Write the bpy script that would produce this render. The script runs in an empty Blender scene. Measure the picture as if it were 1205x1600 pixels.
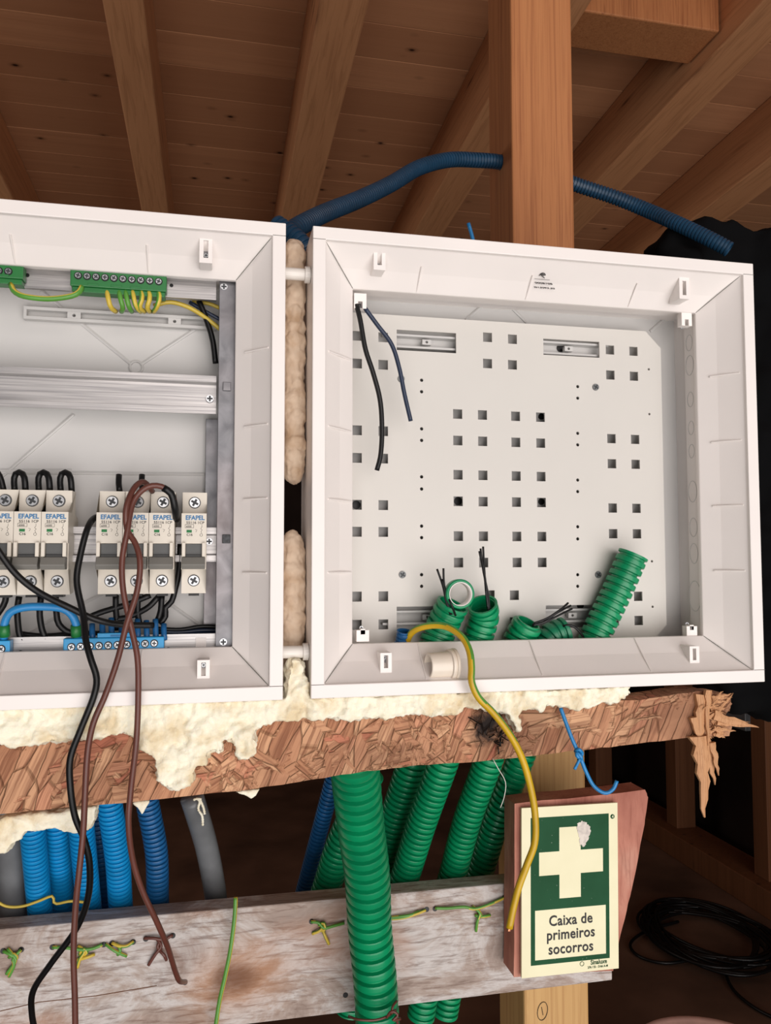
import bpy, bmesh, math, random
from mathutils import Vector, Matrix, noise
from mathutils.geometry import tessellate_polygon
random.seed(7)
S = bpy.context.scene
COL = S.collection
# ------------------------------------------------------------------ camera
CP = Vector((-.0637, -.5332, .0924)); YAW, PITCH, ROLL, FPX = .2110, .0584, -.0009, 1250.0
_cy, _sy, _cp, _sp = math.cos(YAW), math.sin(YAW), math.cos(PITCH), math.sin(PITCH)
FW = Vector((_sy*_cp, _cy*_cp, _sp)); _r = Vector((_cy, -_sy, 0)); _u = _r.cross(FW)
RT = math.cos(ROLL)*_r + math.sin(ROLL)*_u; UP = -math.sin(ROLL)*_r + math.cos(ROLL)*_u
cam_d = bpy.data.cameras.new('camera'); cam = bpy.data.objects.new('camera', cam_d); COL.objects.link(cam)
cam.matrix_world = Matrix(((RT.x, UP.x, -FW.x, CP.x), (RT.y, UP.y, -FW.y, CP.y), (RT.z, UP.z, -FW.z, CP.z), (0, 0, 0, 1)))
cam_d.sensor_fit = 'HORIZONTAL'; cam_d.sensor_width = 36; cam_d.lens = 36*FPX/1205; cam_d.clip_start = .02; cam_d.clip_end = 60
S.camera = cam
# ------------------------------------------------------------------ light
S.view_settings.view_transform = 'Standard'; S.view_settings.look = 'None'; S.view_settings.gamma = 1
S.view_settings.use_curve_mapping = False; S.view_settings.exposure = -0.49
W = bpy.data.worlds.new('world'); S.world = W; W.use_nodes = True
W.node_tree.nodes['Background'].inputs[0].default_value = (.85, .9, 1, 1); W.node_tree.nodes['Background'].inputs[1].default_value = .12
def area(name, loc, target, sx, sy, power, color):
    l = bpy.data.lights.new(name, 'AREA'); l.shape = 'RECTANGLE'; l.size = sx; l.size_y = sy; l.energy = power; l.color = color
    o = bpy.data.objects.new(name, l); COL.objects.link(o); o.location = loc
    o.rotation_euler = (Vector(target)-Vector(loc)).to_track_quat('-Z', 'Y').to_euler(); return o
area('doorway_daylight', (1.0, -4.2, .75), (.1, 0, .15), 3.2, 2.0, 112, (1, .915, .88))
area('sunlit_ground_bounce', (.5, -3.0, -1.25), (.2, .8, .9), 4.5, 2.4, 168, (1, .955, .935))
area('ceiling_fill_light', (-3.1, 2.6, .5), (1.5, 2.6, 1.5), 2.2, 1.0, 26, (1, .93, .88))  # added fill to brighten the ceiling; no window stands in the left wall

def at(px, py, Y):
    d = FW + RT*((px-602.5)/FPX) - UP*((py-800)/FPX)
    return CP + d*((Y-CP.y)/d.y)
def atx(px, py, X):
    d = FW + RT*((px-602.5)/FPX) - UP*((py-800)/FPX)
    return CP + d*((X-CP.x)/d.x)
def atz(px, py, Z):
    d = FW + RT*((px-602.5)/FPX) - UP*((py-800)/FPX)
    return CP + d*((Z-CP.z)/d.z)
def ppm(Y): return FPX/((Y-CP.y)*_cy)

# ------------------------------------------------------------------ materials
def lin(c): return tuple(((v/255)/12.92 if v/255 <= .04045 else ((v/255+.055)/1.055)**2.4) for v in c)+(1,)
class NT:
    def __init__(s, name, rough=.5, metal=0, spec=.5):
        s.m = bpy.data.materials.new(name); s.m.use_nodes = True; s.t = s.m.node_tree; s.b = s.t.nodes['Principled BSDF']
        s.b.inputs['Roughness'].default_value = rough; s.b.inputs['Metallic'].default_value = metal
        s.b.inputs['Specular IOR Level'].default_value = spec
    def n(s, t, **k):
        o = s.t.nodes.new(t)
        for a, v in k.items():
            if a.startswith('i_'):
                key = a[2:]; key = int(key) if key.isdigit() else key.replace('_', ' ')
                o.inputs[key].default_value = v
            else: setattr(o, a, v)
        return o
    def l(s, a, b): s.t.links.new(a, b)
    def coord(s, scale=(1, 1, 1), rot=(0, 0, 0), loc=(0, 0, 0)):
        c = s.n('ShaderNodeTexCoord'); m = s.n('ShaderNodeMapping'); m.inputs['Scale'].default_value = scale
        m.inputs['Rotation'].default_value = rot; m.inputs['Location'].default_value = loc
        s.l(c.outputs['Object'], m.inputs['Vector']); return m.outputs['Vector']
    def noise(s, vec, scale, detail=4, dist=0, rough=.5):
        n_ = s.n('ShaderNodeTexNoise'); n_.inputs['Scale'].default_value = scale; n_.inputs['Detail'].default_value = detail
        n_.inputs['Distortion'].default_value = dist; n_.inputs['Roughness'].default_value = rough
        s.l(vec, n_.inputs['Vector']); return n_.outputs['Fac']
    def ramp(s, fac, stops, interp='LINEAR'):
        r = s.n('ShaderNodeValToRGB'); r.color_ramp.interpolation = interp; e = r.color_ramp.elements
        while len(e) < len(stops): e.new(.5)
        for q, (p, c) in zip(e, stops): q.position = p; q.color = lin(c) if len(c) == 3 else c
        s.l(fac, r.inputs['Fac']); return r.outputs['Color']
    def mix(s, fac, a, b, mode='MIX'):
        m = s.n('ShaderNodeMix', data_type='RGBA', blend_type=mode)
        if isinstance(fac, (int, float)): m.inputs[0].default_value = fac
        else: s.l(fac, m.inputs[0])
        for i, v in ((6, a), (7, b)):
            if isinstance(v, tuple): m.inputs[i].default_value = lin(v) if len(v) == 3 else v
            else: s.l(v, m.inputs[i])
        return m.outputs[2]
    def math(s, op, a, b=0.0):
        m = s.n('ShaderNodeMath', operation=op)
        for i, v in ((0, a), (1, b)):
            if isinstance(v, (int, float)): m.inputs[i].default_value = v
            else: s.l(v, m.inputs[i])
        return m.outputs[0]
    def color(s, c):
        if isinstance(c, tuple): s.b.inputs['Base Color'].default_value = lin(c)
        else: s.l(c, s.b.inputs['Base Color'])
    def bump(s, h, strength=.3, dist=.001):
        b = s.n('ShaderNodeBump'); b.inputs['Strength'].default_value = strength; b.inputs['Distance'].default_value = dist
        s.l(h, b.inputs['Height']); s.l(b.outputs['Normal'], s.b.inputs['Normal'])

def plain(name, c, rough=.45, metal=0, var=.06, scale=40, spec=.5, bump=0):
    t = NT(name, rough, metal, spec); v = t.coord(); n_ = t.noise(v, scale, 4)
    lo = tuple(max(0, x*(1-var)) for x in c); hi = tuple(min(255, x*(1+var)) for x in c)
    t.color(t.ramp(n_, [(.3, lo), (.7, hi)]))
    if bump: t.bump(n_, bump, .0006)
    return t.m
def wood(name, base, dark, line, axis='Z', grain=220, knots=0, knotc=(60, 30, 16), rough=.6, knot_scale=(7, 7, 3), island=0):
    t = NT(name, rough, 0, .25)
    st = {'X': (.03, 1, 1), 'Y': (1, .03, 1), 'Z': (1, 1, .018)}[axis]
    v = t.coord(st); wob = t.noise(t.coord(tuple(q*.5 for q in st)), 12, 3, .6)
    n1 = t.noise(v, grain, 5, 1.0, .6); n2 = t.noise(v, grain*.18, 3, 1.5)
    c = t.mix(t.math('MULTIPLY', n2, .9), base, dark)
    c = t.mix(t.ramp(n1, [(.48, (0, 0, 0)), (.66, (190, 190, 190))]), c, line)
    if island:
        g = t.n('ShaderNodeNewGeometry'); c = t.mix(t.math('MULTIPLY', g.outputs['Random Per Island'], island), c, dark)
    if knots:
        vo = t.n('ShaderNodeTexVoronoi'); vo.inputs['Scale'].default_value = knots; vo.inputs['Randomness'].default_value = 1
        t.l(t.coord(knot_scale), vo.inputs['Vector'])
        pick = t.math('GREATER_THAN', t.n('ShaderNodeSeparateColor').outputs[0], .3)
        sep = pick.node.inputs[0].links[0].from_node; t.l(vo.outputs['Color'], sep.inputs[0])
        k = t.ramp(vo.outputs['Distance'], [(.04, (255, 255, 255)), (.10, (150, 150, 150)), (.2, (0, 0, 0))])
        k = t.math('MULTIPLY', k, pick)
        c = t.mix(k, c, knotc)
    t.color(c); t.bump(n1, .25, .0008); return t.m

M = {}
M['white'] = plain('white_abs_plastic', (236, 229, 224), .36, var=.012, scale=12)
M['backpanel'] = plain('off_white_plastic', (196, 194, 191), .5, var=.015, scale=12)
M['plate'] = plain('painted_steel_plate', (203, 199, 192), .42, var=.012, scale=8)
M['cup'] = plain('translucent_plastic', (226, 214, 198), .3, var=.02)
M['green'] = plain('green_conduit_plastic', (0, 132, 84), .34, var=.08, scale=30)
M['green_shaded'] = plain('shaded_green_conduit_plastic', (18, 112, 78), .38, var=.1)  # darker copy of the conduit green; the stub's shade is in the colour
M['blue'] = plain('blue_conduit_plastic', (12, 136, 198), .34, var=.07)
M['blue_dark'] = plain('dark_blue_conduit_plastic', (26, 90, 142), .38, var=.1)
M['navy'] = plain('navy_conduit_plastic', (20, 58, 84), .42, var=.1)
M['grey'] = plain('grey_conduit_plastic', (104, 106, 108), .35, var=.08)
M['black'] = plain('black_wire_insulation', (10, 10, 11), .4, var=.2, spec=.35)
M['brown'] = plain('brown_wire_insulation', (94, 52, 42), .4, var=.06)
M['yellow'] = plain('yellow_wire_insulation', (196, 170, 62), .38, var=.05)
M['mustard'] = plain('mustard_wire_insulation', (196, 158, 24), .38, var=.06)
M['wgreen'] = plain('green_wire_insulation', (82, 140, 52), .38, var=.08)
M['wblue'] = plain('blue_wire_insulation', (34, 126, 186), .38, var=.06)
M['wnavy'] = plain('navy_wire_insulation', (28, 42, 66), .38, var=.08)
M['tgreen'] = plain('green_terminal_plastic', (30, 108, 50), .4, var=.05)
M['tblue'] = plain('blue_terminal_plastic', (32, 142, 196), .4, var=.05)
M['beige'] = plain('breaker_plastic', (214, 206, 192), .42, var=.02)
M['toggle'] = plain('grey_toggle_plastic', (112, 110, 104), .45, var=.04)
M['recess'] = plain('dark_toggle_recess', (78, 79, 78), .5, var=.05)
M['ink_blue'] = plain('blue_print', (40, 110, 160), .6, var=.02)
M['ink'] = plain('black_print', (30, 28, 28), .6, var=.02)
M['ink_green'] = plain('green_print', (16, 112, 56), .6, var=.02)
M['chrome'] = plain('screw_steel', (176, 178, 180), .28, .85, var=.12, scale=300)
M['chromedark'] = plain('screw_recess_steel', (52, 54, 56), .5, .4, var=.3, scale=600)
M['copper'] = plain('copper_strand', (196, 130, 96), .35, .8)
M['alu'] = None
t = NT('brushed_aluminium', .42, .9); v = t.coord((.02, 1, 1)); n_ = t.noise(v, 900, 3); t.color(t.ramp(n_, [(.3, (150, 148, 148)), (.7, (190, 187, 185))])); t.bump(n_, .15, .0003); M['alu'] = t.m
t = NT('galvanised_steel', .42, .8); v = t.coord(); n_ = t.noise(v, 60, 5, .5); n2 = t.noise(v, 9, 2)
t.color(t.mix(t.ramp(n2, [(.45, (0, 0, 0)), (.7, (130, 130, 130))]), t.ramp(n_, [(.3, (96, 97, 100)), (.7, (134, 134, 137))]), (128, 88, 70))); M['galv'] = t.m
M['rubber'] = plain('black_cloth', (8, 8, 9), .95, var=.3, scale=14, spec=.1)
M['post'] = wood('reddish_pine_post', (188, 128, 82), (158, 98, 60), (118, 64, 38), 'Z', 260, 0)
M['post_side'] = M['post']
M['rafter'] = wood('pine_rafter', (206, 148, 104), (178, 122, 82), (158, 106, 70), 'Y', 90, 2.2, (96, 56, 34), knot_scale=(9, 1.2, 9))
M['boards'] = wood('pine_ceiling_board', (214, 156, 114), (166, 114, 80), (184, 128, 90), 'X', 70, 5.2, (46, 20, 12), knot_scale=(1.5, 2.6, .1), island=.75)
M['seam'] = wood('fresh_pine_tongue', (196, 140, 98), (170, 112, 74), (160, 106, 70), 'X', 70)
M['stud'] = wood('pine_stud', (120, 78, 50), (92, 56, 34), (84, 50, 30), 'Z', 90, 2, (46, 24, 14))
M['yellowpine'] = wood('yellow_pine_post', (206, 168, 112), (182, 138, 86), (158, 112, 66), 'Z', 240)
M['splinter'] = wood('torn_pine_strand', (214, 166, 122), (176, 122, 82), (130, 82, 52), 'Z', 900)
M['floor'] = plain('concrete_floor', (96, 72, 58), .9, var=.2, scale=3, spec=.1)
M['wall'] = plain('dark_sheathing', (34, 25, 21), .9, var=.3, scale=3, spec=.1)
M['bin'] = plain('pinkish_bin_plastic', (214, 176, 164), .5, var=.04)
M['lid'] = plain('pinkish_lid_plastic', (210, 170, 158), .5, var=.04)
M['bolt'] = plain('white_nylon_bolt', (222, 216, 208), .4, var=.03)
# foam
t = NT('polyurethane_foam', .75, 0, .2); v = t.coord(); n_ = t.noise(v, 55, 6, .4); n2 = t.noise(v, 260, 4)
t.color(t.mix(t.ramp(n_, [(.34, (255, 255, 255)), (.55, (0, 0, 0))]), (242, 236, 214), (222, 204, 168))); t.bump(t.math('ADD', n_, t.math('MULTIPLY', n2, .5)), .6, .0035)
t.b.inputs['Subsurface Weight'].default_value = .15; t.b.inputs['Subsurface Radius'].default_value = (.004, .003, .002); t.b.inputs['Subsurface Scale'].default_value = 1
M['foam'] = t.m
t = NT('aged_polyurethane_foam', .8, 0, .2); v = t.coord(); n_ = t.noise(v, 45, 5, .4)
t.color(t.ramp(n_, [(.3, (196, 166, 136)), (.5, (222, 200, 176)), (.75, (206, 178, 150))])); t.bump(n_, .5, .002); M['foam_old'] = t.m
# OSB: flattened wood strands at several angles
t = NT('oriented_strand_board', .7, 0, .25)
layers = []
for ang, sc, off in ((.55, (26, 1, 115), .0), (-.7, (22, 1, 95), 3.3), (.12, (15, 1, 90), 7.7), (1.15, (26, 1, 105), 5.1)):
    c = t.n('ShaderNodeTexCoord'); mr = t.n('ShaderNodeMapping'); mr.inputs['Rotation'].default_value = (0, ang, 0); mr.inputs['Location'].default_value = (off, 0, off*.3)
    wv = t.n('ShaderNodeTexNoise'); wv.inputs['Scale'].default_value = 28; wv.inputs['Detail'].default_value = 4; t.l(c.outputs['Object'], wv.inputs['Vector']); va = t.n('ShaderNodeVectorMath', operation='MULTIPLY_ADD'); t.l(wv.outputs['Color'], va.inputs[0]); va.inputs[1].default_value = (.005, .004, .005); t.l(c.outputs['Object'], va.inputs[2]); t.l(va.outputs[0], mr.inputs['Vector'])
    ms = t.n('ShaderNodeMapping'); ms.inputs['Scale'].default_value = (sc[0], 30, sc[2]); t.l(mr.outputs[0], ms.inputs['Vector'])
    vo = t.n('ShaderNodeTexVoronoi'); vo.inputs['Scale'].default_value = 1; t.l(ms.outputs[0], vo.inputs['Vector'])
    ve = t.n('ShaderNodeTexVoronoi', feature='DISTANCE_TO_EDGE'); ve.inputs['Scale'].default_value = 1; t.l(ms.outputs[0], ve.inputs['Vector'])
    sep = t.n('ShaderNodeSeparateColor'); t.l(vo.outputs['Color'], sep.inputs[0])
    fine = t.n('ShaderNodeMapping'); fine.inputs['Scale'].default_value = (18, 50, 650); t.l(mr.outputs[0], fine.inputs['Vector'])
    gr = t.noise(fine.outputs[0], 1, 4, .5)
    colr = t.ramp(sep.outputs[0], [(0, (172, 120, 88)), (.3, (200, 152, 116)), (.6, (182, 130, 98)), (.85, (212, 166, 128)), (1, (184, 108, 84))])
    colr = t.mix(t.ramp(gr, [(.36, (215, 215, 215)), (.56, (0, 0, 0))]), colr, (112, 64, 42))
    edge = t.ramp(ve.outputs['Distance'], [(0, (255, 255, 255)), (.035, (0, 0, 0))])
    layers.append((colr, edge, sep.outputs[1], gr))
v = t.coord()
masks = [t.ramp(t.noise(t.coord(loc=(k*3.1, 0, k)), 30, 5, 1.5), [(.47, (0, 0, 0)), (.5, (255, 255, 255))]) for k in range(3)]
c, e, hgt = layers[0][0], layers[0][1], layers[0][2]
for k, m in enumerate(masks):
    c = t.mix(m, c, layers[k+1][0]); e = t.mix(m, e, layers[k+1][1]); hgt = t.mix(m, hgt, layers[k+1][2])
c = t.mix(t.math('MULTIPLY', e, .24), c, (96, 60, 42))
dirt = t.ramp(t.noise(t.coord((1, 1, 1.6)), 14, 5, .6), [(.5, (0, 0, 0)), (.68, (190, 190, 190))]); c = t.mix(dirt, c, (96, 60, 42))
# charred stain round the torn hole
cc = t.n('ShaderNodeTexCoord'); dd = t.n('ShaderNodeVectorMath', operation='DISTANCE'); t.l(cc.outputs['Object'], dd.inputs[0]); CHAR = dd
ch = t.math('ADD', dd.outputs['Value'], t.math('MULTIPLY', t.math('SUBTRACT', t.noise(v, 110, 5, .5, .7), .5), .035))
c = t.mix(t.ramp(ch, [(.006, (255, 255, 255)), (.019, (0, 0, 0))]), c, (30, 20, 16))
t.color(c); t.bump(t.math('SUBTRACT', hgt, t.math('MULTIPLY', e, .8)), .8, .0022); M['osb'] = t.m
# weathered plank
t = NT('weathered_grey_plank', .8, 0, .2); v = t.coord((.12, 1, 1)); n1 = t.noise(v, 260, 5, .8, .65); n2 = t.noise(t.coord((.5, 1, 1)), 22, 6, .7, .7)
n3 = t.noise(t.coord((.6, 1, 1), loc=(4, 0, 2)), 9, 5, .5)
c = t.ramp(n2, [(.3, (132, 114, 104)), (.45, (168, 152, 142)), (.55, (198, 192, 188)), (.7, (158, 138, 128))])
c = t.mix(t.ramp(n1, [(.5, (0, 0, 0)), (.66, (210, 210, 210))]), c, (104, 80, 68))
c = t.mix(t.ramp(n3, [(.55, (0, 0, 0)), (.68, (170, 170, 170))]), c, (176, 120, 84))
PK = []
for rad, col_, amp in ((.042, (178, 122, 78), .5), (.016, (104, 66, 44), .8)):
    cc = t.n('ShaderNodeTexCoord'); mp = t.n('ShaderNodeMapping'); t.l(cc.outputs['Object'], mp.inputs['Vector']); mp.inputs['Scale'].default_value = (.7, 0, 1)
    ln = t.n('ShaderNodeVectorMath', operation='LENGTH'); t.l(mp.outputs[0], ln.inputs[0]); PK.append(mp)
    q = t.math('ADD', ln.outputs['Value'], t.math('MULTIPLY', t.math('SUBTRACT', n2, .5), rad*.9))
    c = t.mix(t.math('MULTIPLY', t.ramp(q, [(rad*.35, (255, 255, 255)), (rad, (0, 0, 0))]), amp), c, col_)
t.color(c); t.bump(t.math('ADD', n1, n2), .5, .0015); M['plank'] = t.m
t = NT('pink_formwork_board', .75, 0, .2); n1 = t.noise(t.coord((1, 1, .09)), 300, 5, .9, .6); n2 = t.noise(t.coord((1, 1, .5)), 30, 5)
c = t.ramp(n2, [(.3, (150, 92, 78)), (.6, (186, 126, 108)), (.8, (204, 156, 136))]); c = t.mix(t.ramp(n1, [(.5, (0, 0, 0)), (.7, (180, 180, 180))]), c, (122, 66, 54)); t.color(c); t.bump(n1, .4, .001); M['pinkboard'] = t.m
# sign colours
t = NT('photoluminescent_sign_face', .4); n_ = t.noise(t.coord(), 26, 3); t.color(t.ramp(n_, [(.3, (226, 220, 180)), (.7, (234, 228, 190))])); M['cream'] = t.m
t = NT('sign_green_print', .6, 0, .2); v = t.coord(); n_ = t.noise(v, 28, 4); n2 = t.noise(v, 420, 2)
t.color(t.mix(t.ramp(n2, [(.72, (0, 0, 0)), (.76, (200, 200, 200))]), t.ramp(n_, [(.3, (12, 68, 36)), (.75, (24, 80, 48))]), (190, 200, 186))); M['signgreen'] = t.m
t = NT('paint_smear', .6); n_ = t.noise(t.coord(), 160, 5, .5); t.color(t.ramp(n_, [(.35, (190, 180, 172)), (.6, (222, 212, 200))])); M['smear'] = t.m
t = NT('yellow_green_wire', .38); M['yg'] = t.m; t.color((196, 164, 36))

# ------------------------------------------------------------------ mesh helpers
def link(name, me, mat, parent=None, smooth=False):
    o = bpy.data.objects.new(name, me); COL.objects.link(o)
    for m in (mat if isinstance(mat, (list, tuple)) else [mat]): me.materials.append(m)
    if smooth:
        for p in me.polygons: p.use_smooth = True
    if parent is not None: setp(o, parent)
    return o
WM = {}
def setp(o, parent):
    o.parent = parent; w = parent.get('_w'); o.matrix_parent_inverse = Matrix.Translation(-Vector(w)) if w else Matrix.Identity(4)
def org(o):  # origin to the middle of the mesh, world place unchanged
    me = o.data; vs = [v.co for v in me.vertices]
    c = Vector([(min(v[i] for v in vs)+max(v[i] for v in vs))/2 for i in range(3)])
    me.transform(Matrix.Translation(-c)); o.location = c
    return c
def fin(name, bm, mat, parent=None, smooth=False, bevel=0, recenter=True):
    bmesh.ops.recalc_face_normals(bm, faces=bm.faces)
    me = bpy.data.meshes.new(name); bm.to_mesh(me); bm.free()
    o = link(name, me, mat, None, smooth)
    if recenter: c = org(o)
    if parent is not None: attach(o, parent)
    if bevel:
        b = o.modifiers.new('bevel', 'BEVEL'); b.width = bevel; b.segments = 2; b.limit_method = 'ANGLE'; b.harden_normals = False
    return o
def wloc(o):
    p = Vector(o.location)
    return p + (wloc(o.parent) if o.parent else Vector())
def attach(o, parent):   # keeps world place; parents are only translated
    o.location = Vector(o.location) - wloc(parent); o.parent = parent
def thing(name, label, cat, loc, group=None):
    o = bpy.data.objects.new(name, None); COL.objects.link(o); o.location = loc; o.empty_display_size = .02
    return tag(o, label, cat, group)
def tag(o, label, cat, group=None):
    o['label'] = label; o['category'] = cat
    if group: o['group'] = group
    return o
def struct(o): o['kind'] = 'structure'; return o
def bbox(bm, x0, x1, y0, y1, z0, z1):
    vs = [bm.verts.new((x, y, z)) for x in (x0, x1) for y in (y0, y1) for z in (z0, z1)]
    for f in ((0, 1, 3, 2), (4, 6, 7, 5), (0, 4, 5, 1), (2, 3, 7, 6), (0, 2, 6, 4), (1, 5, 7, 3)): bm.faces.new([vs[i] for i in f])
def box(name, x0, x1, y0, y1, z0, z1, mat, parent=None, bevel=0):
    bm = bmesh.new(); bbox(bm, x0, x1, y0, y1, z0, z1); return fin(name, bm, mat, parent, bevel=bevel)
def catmull(P, n=8):
    P = [Vector(p) for p in P]
    if len(P) < 3: return [P[0].lerp(P[-1], i/n) for i in range(n+1)]
    Q = [P[0]*2-P[1]]+P+[P[-1]*2-P[-2]]; out = []
    for i in range(1, len(Q)-2):
        a, b, c, d = Q[i-1:i+3]
        for k in range(n):
            s = k/n; out.append(.5*((2*b)+(c-a)*s+(2*a-5*b+4*c-d)*s*s+(3*b-a-3*c+d)*s**3))
    out.append(P[-1]); return out
def resample(P, step):
    L = [0]
    for a, b in zip(P, P[1:]): L.append(L[-1]+(b-a).length)
    n = max(2, int(L[-1]/step)); out = []; j = 0
    for i in range(n+1):
        s = L[-1]*i/n
        while j < len(L)-2 and L[j+1] < s: j += 1
        d = L[j+1]-L[j]; out.append(P[j].lerp(P[j+1], (s-L[j])/d if d else 0))
    return out
def sweep(bm, P, rad, seg=10, caps=True, stripe=None, twist=0, phase=0, hollow=0):
    n = len(P); up = None; rings = []
    for i, p in enumerate(P):
        t_ = (P[min(i+1, n-1)]-P[max(i-1, 0)]).normalized()
        if up is None: up = t_.orthogonal().normalized() if abs(t_.y) > .95 else Vector((0, -1, 0))
        up = (up - t_*up.dot(t_)).normalized(); s = t_.cross(up)
        r_ = rad(i) if callable(rad) else rad
        rings.append([bm.verts.new(p+(up*math.cos(a)+s*math.sin(a))*r_) for a in [2*math.pi*k/seg for k in range(seg)]])
    for i in range(n-1):
        for k in range(seg):
            f = bm.faces.new((rings[i][k], rings[i][(k+1) % seg], rings[i+1][(k+1) % seg], rings[i+1][k]))
            if stripe:
                a = ((k+.5)/seg*2*math.pi+phase+twist*i) % (2*math.pi)
                f.material_index = 1 if a < stripe else 0
    if caps and not hollow: bm.faces.new(rings[0][::-1]); bm.faces.new(rings[-1])
    return rings
def wire(name, pts, r_, mat, parent=None, step=.003, seg=10, stripe=None, twist=0, phase=0, smooth=True, n=8):
    bm = bmesh.new(); P = resample(catmull(pts, n), step); sweep(bm, P, r_, seg, True, stripe, twist, phase)
    return fin(name, bm, mat, parent, smooth)
def pw(L, Y=None):  # list of (px,py[,Y]) -> points
    return [at(p[0], p[1], p[2] if len(p) > 2 else Y) for p in L]
def conduit(name, pts, r_, mat, pitch=.0046, depth=.21, parent=None, seg=24, hollow_end=False, lead=None):
    prof = [0, 0, 0, .92, 1, 1, 1, 1, 1, .92]; m = len(prof)
    P = resample(catmull(pts, 8), pitch/m); bm = bmesh.new()
    rr = lambda i: r_*(1-depth*(1-prof[i % m]))
    rings = sweep(bm, P, rr, seg, False, hollow=1)
    # wall thickness at the cut ends
    for ring, nxt in ((rings[0], P[min(6, len(P)-1)]), (rings[-1], P[max(-7, -len(P))])):
        c = sum((v.co for v in ring), Vector())/seg; d = (nxt-c)
        inner = [bm.verts.new(c+(v.co-c)*.86) for v in ring]; deep = [bm.verts.new(c+(v.co-c)*.84+d.normalized()*r_*1.1) for v in ring]
        for k in range(seg):
            bm.faces.new((ring[k], ring[(k+1) % seg], inner[(k+1) % seg], inner[k])); bm.faces.new((inner[k], inner[(k+1) % seg], deep[(k+1) % seg], deep[k]))
        bm.faces.new(deep)
    o = fin(name, bm, mat, parent, True); o.data.set_sharp_from_angle(angle=math.radians(28)); return o

def sheet_mesh(outline, holes, th, mirror=False):
    """2D outline with holes in the XZ plane (front at local y=-th/2); returns a mesh"""
    cu = bpy.data.curves.new('c', 'CURVE'); cu.dimensions = '2D'; cu.fill_mode = 'BOTH'; cu.extrude = th/2
    for L in [outline]+list(holes):
        sp = cu.splines.new('POLY'); sp.points.add(len(L)-1); sp.use_cyclic_u = True
        for q, (x, z) in zip(sp.points, L): q.co = (x, z, 0, 1)
    o = bpy.data.objects.new('c', cu); COL.objects.link(o)
    bpy.context.view_layer.update(); dg = bpy.context.evaluated_depsgraph_get()
    me = bpy.data.meshes.new_from_object(o.evaluated_get(dg)); bpy.data.objects.remove(o); bpy.data.curves.remove(cu)
    me.transform(Matrix.Rotation(math.pi/2, 4, 'X')); return me
def sheet(name, outline, holes, th, Y, mat, parent=None, bevel=0):
    me = sheet_mesh(outline, holes, th); me.transform(Matrix.Translation((0, Y+th/2, 0)))
    me.materials.clear(); o = link(name, me, mat); org(o)
    if parent is not None: attach(o, parent)
    if bevel: b = o.modifiers.new('bevel', 'BEVEL'); b.width = bevel; b.segments = 2; b.limit_method = 'ANGLE'
    return o
def lump(name, me, mat, voxel, amp, freq, parent=None, amp2=0, freq2=0, seed=0, smooth_it=4, flat=None):
    o = bpy.data.objects.new('t', me); COL.objects.link(o)
    m = o.modifiers.new('r', 'REMESH'); m.mode = 'VOXEL'; m.voxel_size = voxel
    if smooth_it: s = o.modifiers.new('s', 'SMOOTH'); s.iterations = smooth_it; s.factor = .6
    bpy.context.view_layer.update(); dg = bpy.context.evaluated_depsgraph_get()
    m2 = bpy.data.meshes.new_from_object(o.evaluated_get(dg)); bpy.data.objects.remove(o)
    nr = [v.normal.copy() for v in m2.vertices]
    for v, nn in zip(m2.vertices, nr):
        p = v.co+Vector((seed, seed*.7, 0))
        k = amp*noise.noise(p*freq)+(amp2*noise.turbulence(p*freq2, 3, False) if amp2 else 0)
        v.co += nn*k
        if flat is not None: v.co.z = min(v.co.z, flat)
    m2.materials.clear(); o = link(name, m2, mat, None, True); org(o)
    if parent is not None: attach(o, parent)
    return o
def pxpoly(L, Y): return [(at(x, y, Y).x, at(x, y, Y).z) for x, y in L]
def rough_line(P, amp, sub=6):
    out = []
    for a, b in zip(P, P[1:]):
        for k in range(sub):
            s = k/sub; j = amp if k else amp*.3
            out.append((a[0]+(b[0]-a[0])*s+random.uniform(-j, j), a[1]+(b[1]-a[1])*s+random.uniform(-j, j)))
    out.append(P[-1]); return out
def text(name, s, x, z, Y, size, mat, parent=None, bold=0, align='LEFT', xs=1, rot=0, spacing=1):
    cu = bpy.data.curves.new('t', 'FONT'); cu.body = s; cu.size = size; cu.align_x = align; cu.offset = bold; cu.extrude = .00008; cu.resolution_u = 4; cu.space_character = spacing
    o = bpy.data.objects.new('t', cu); COL.objects.link(o); bpy.context.view_layer.update(); dg = bpy.context.evaluated_depsgraph_get()
    me = bpy.data.meshes.new_from_object(o.evaluated_get(dg)); bpy.data.objects.remove(o); bpy.data.curves.remove(cu)
    me.transform(Matrix.Translation((x, Y, z)) @ Matrix.Rotation(rot, 4, 'Y') @ Matrix.Rotation(math.pi/2, 4, 'X') @ Matrix.Diagonal((xs, 1, 1, 1)))
    me.materials.clear(); o = link(name, me, mat); org(o)
    if parent is not None: attach(o, parent)
    return o
def circ(cx, cz, r_, n=20): return [(cx+r_*math.cos(2*math.pi*k/n), cz+r_*math.sin(2*math.pi*k/n)) for k in range(n)]
def rect(cx, cz, w, h): return [(cx-w/2, cz-h/2), (cx+w/2, cz-h/2), (cx+w/2, cz+h/2), (cx-w/2, cz+h/2)]
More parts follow.
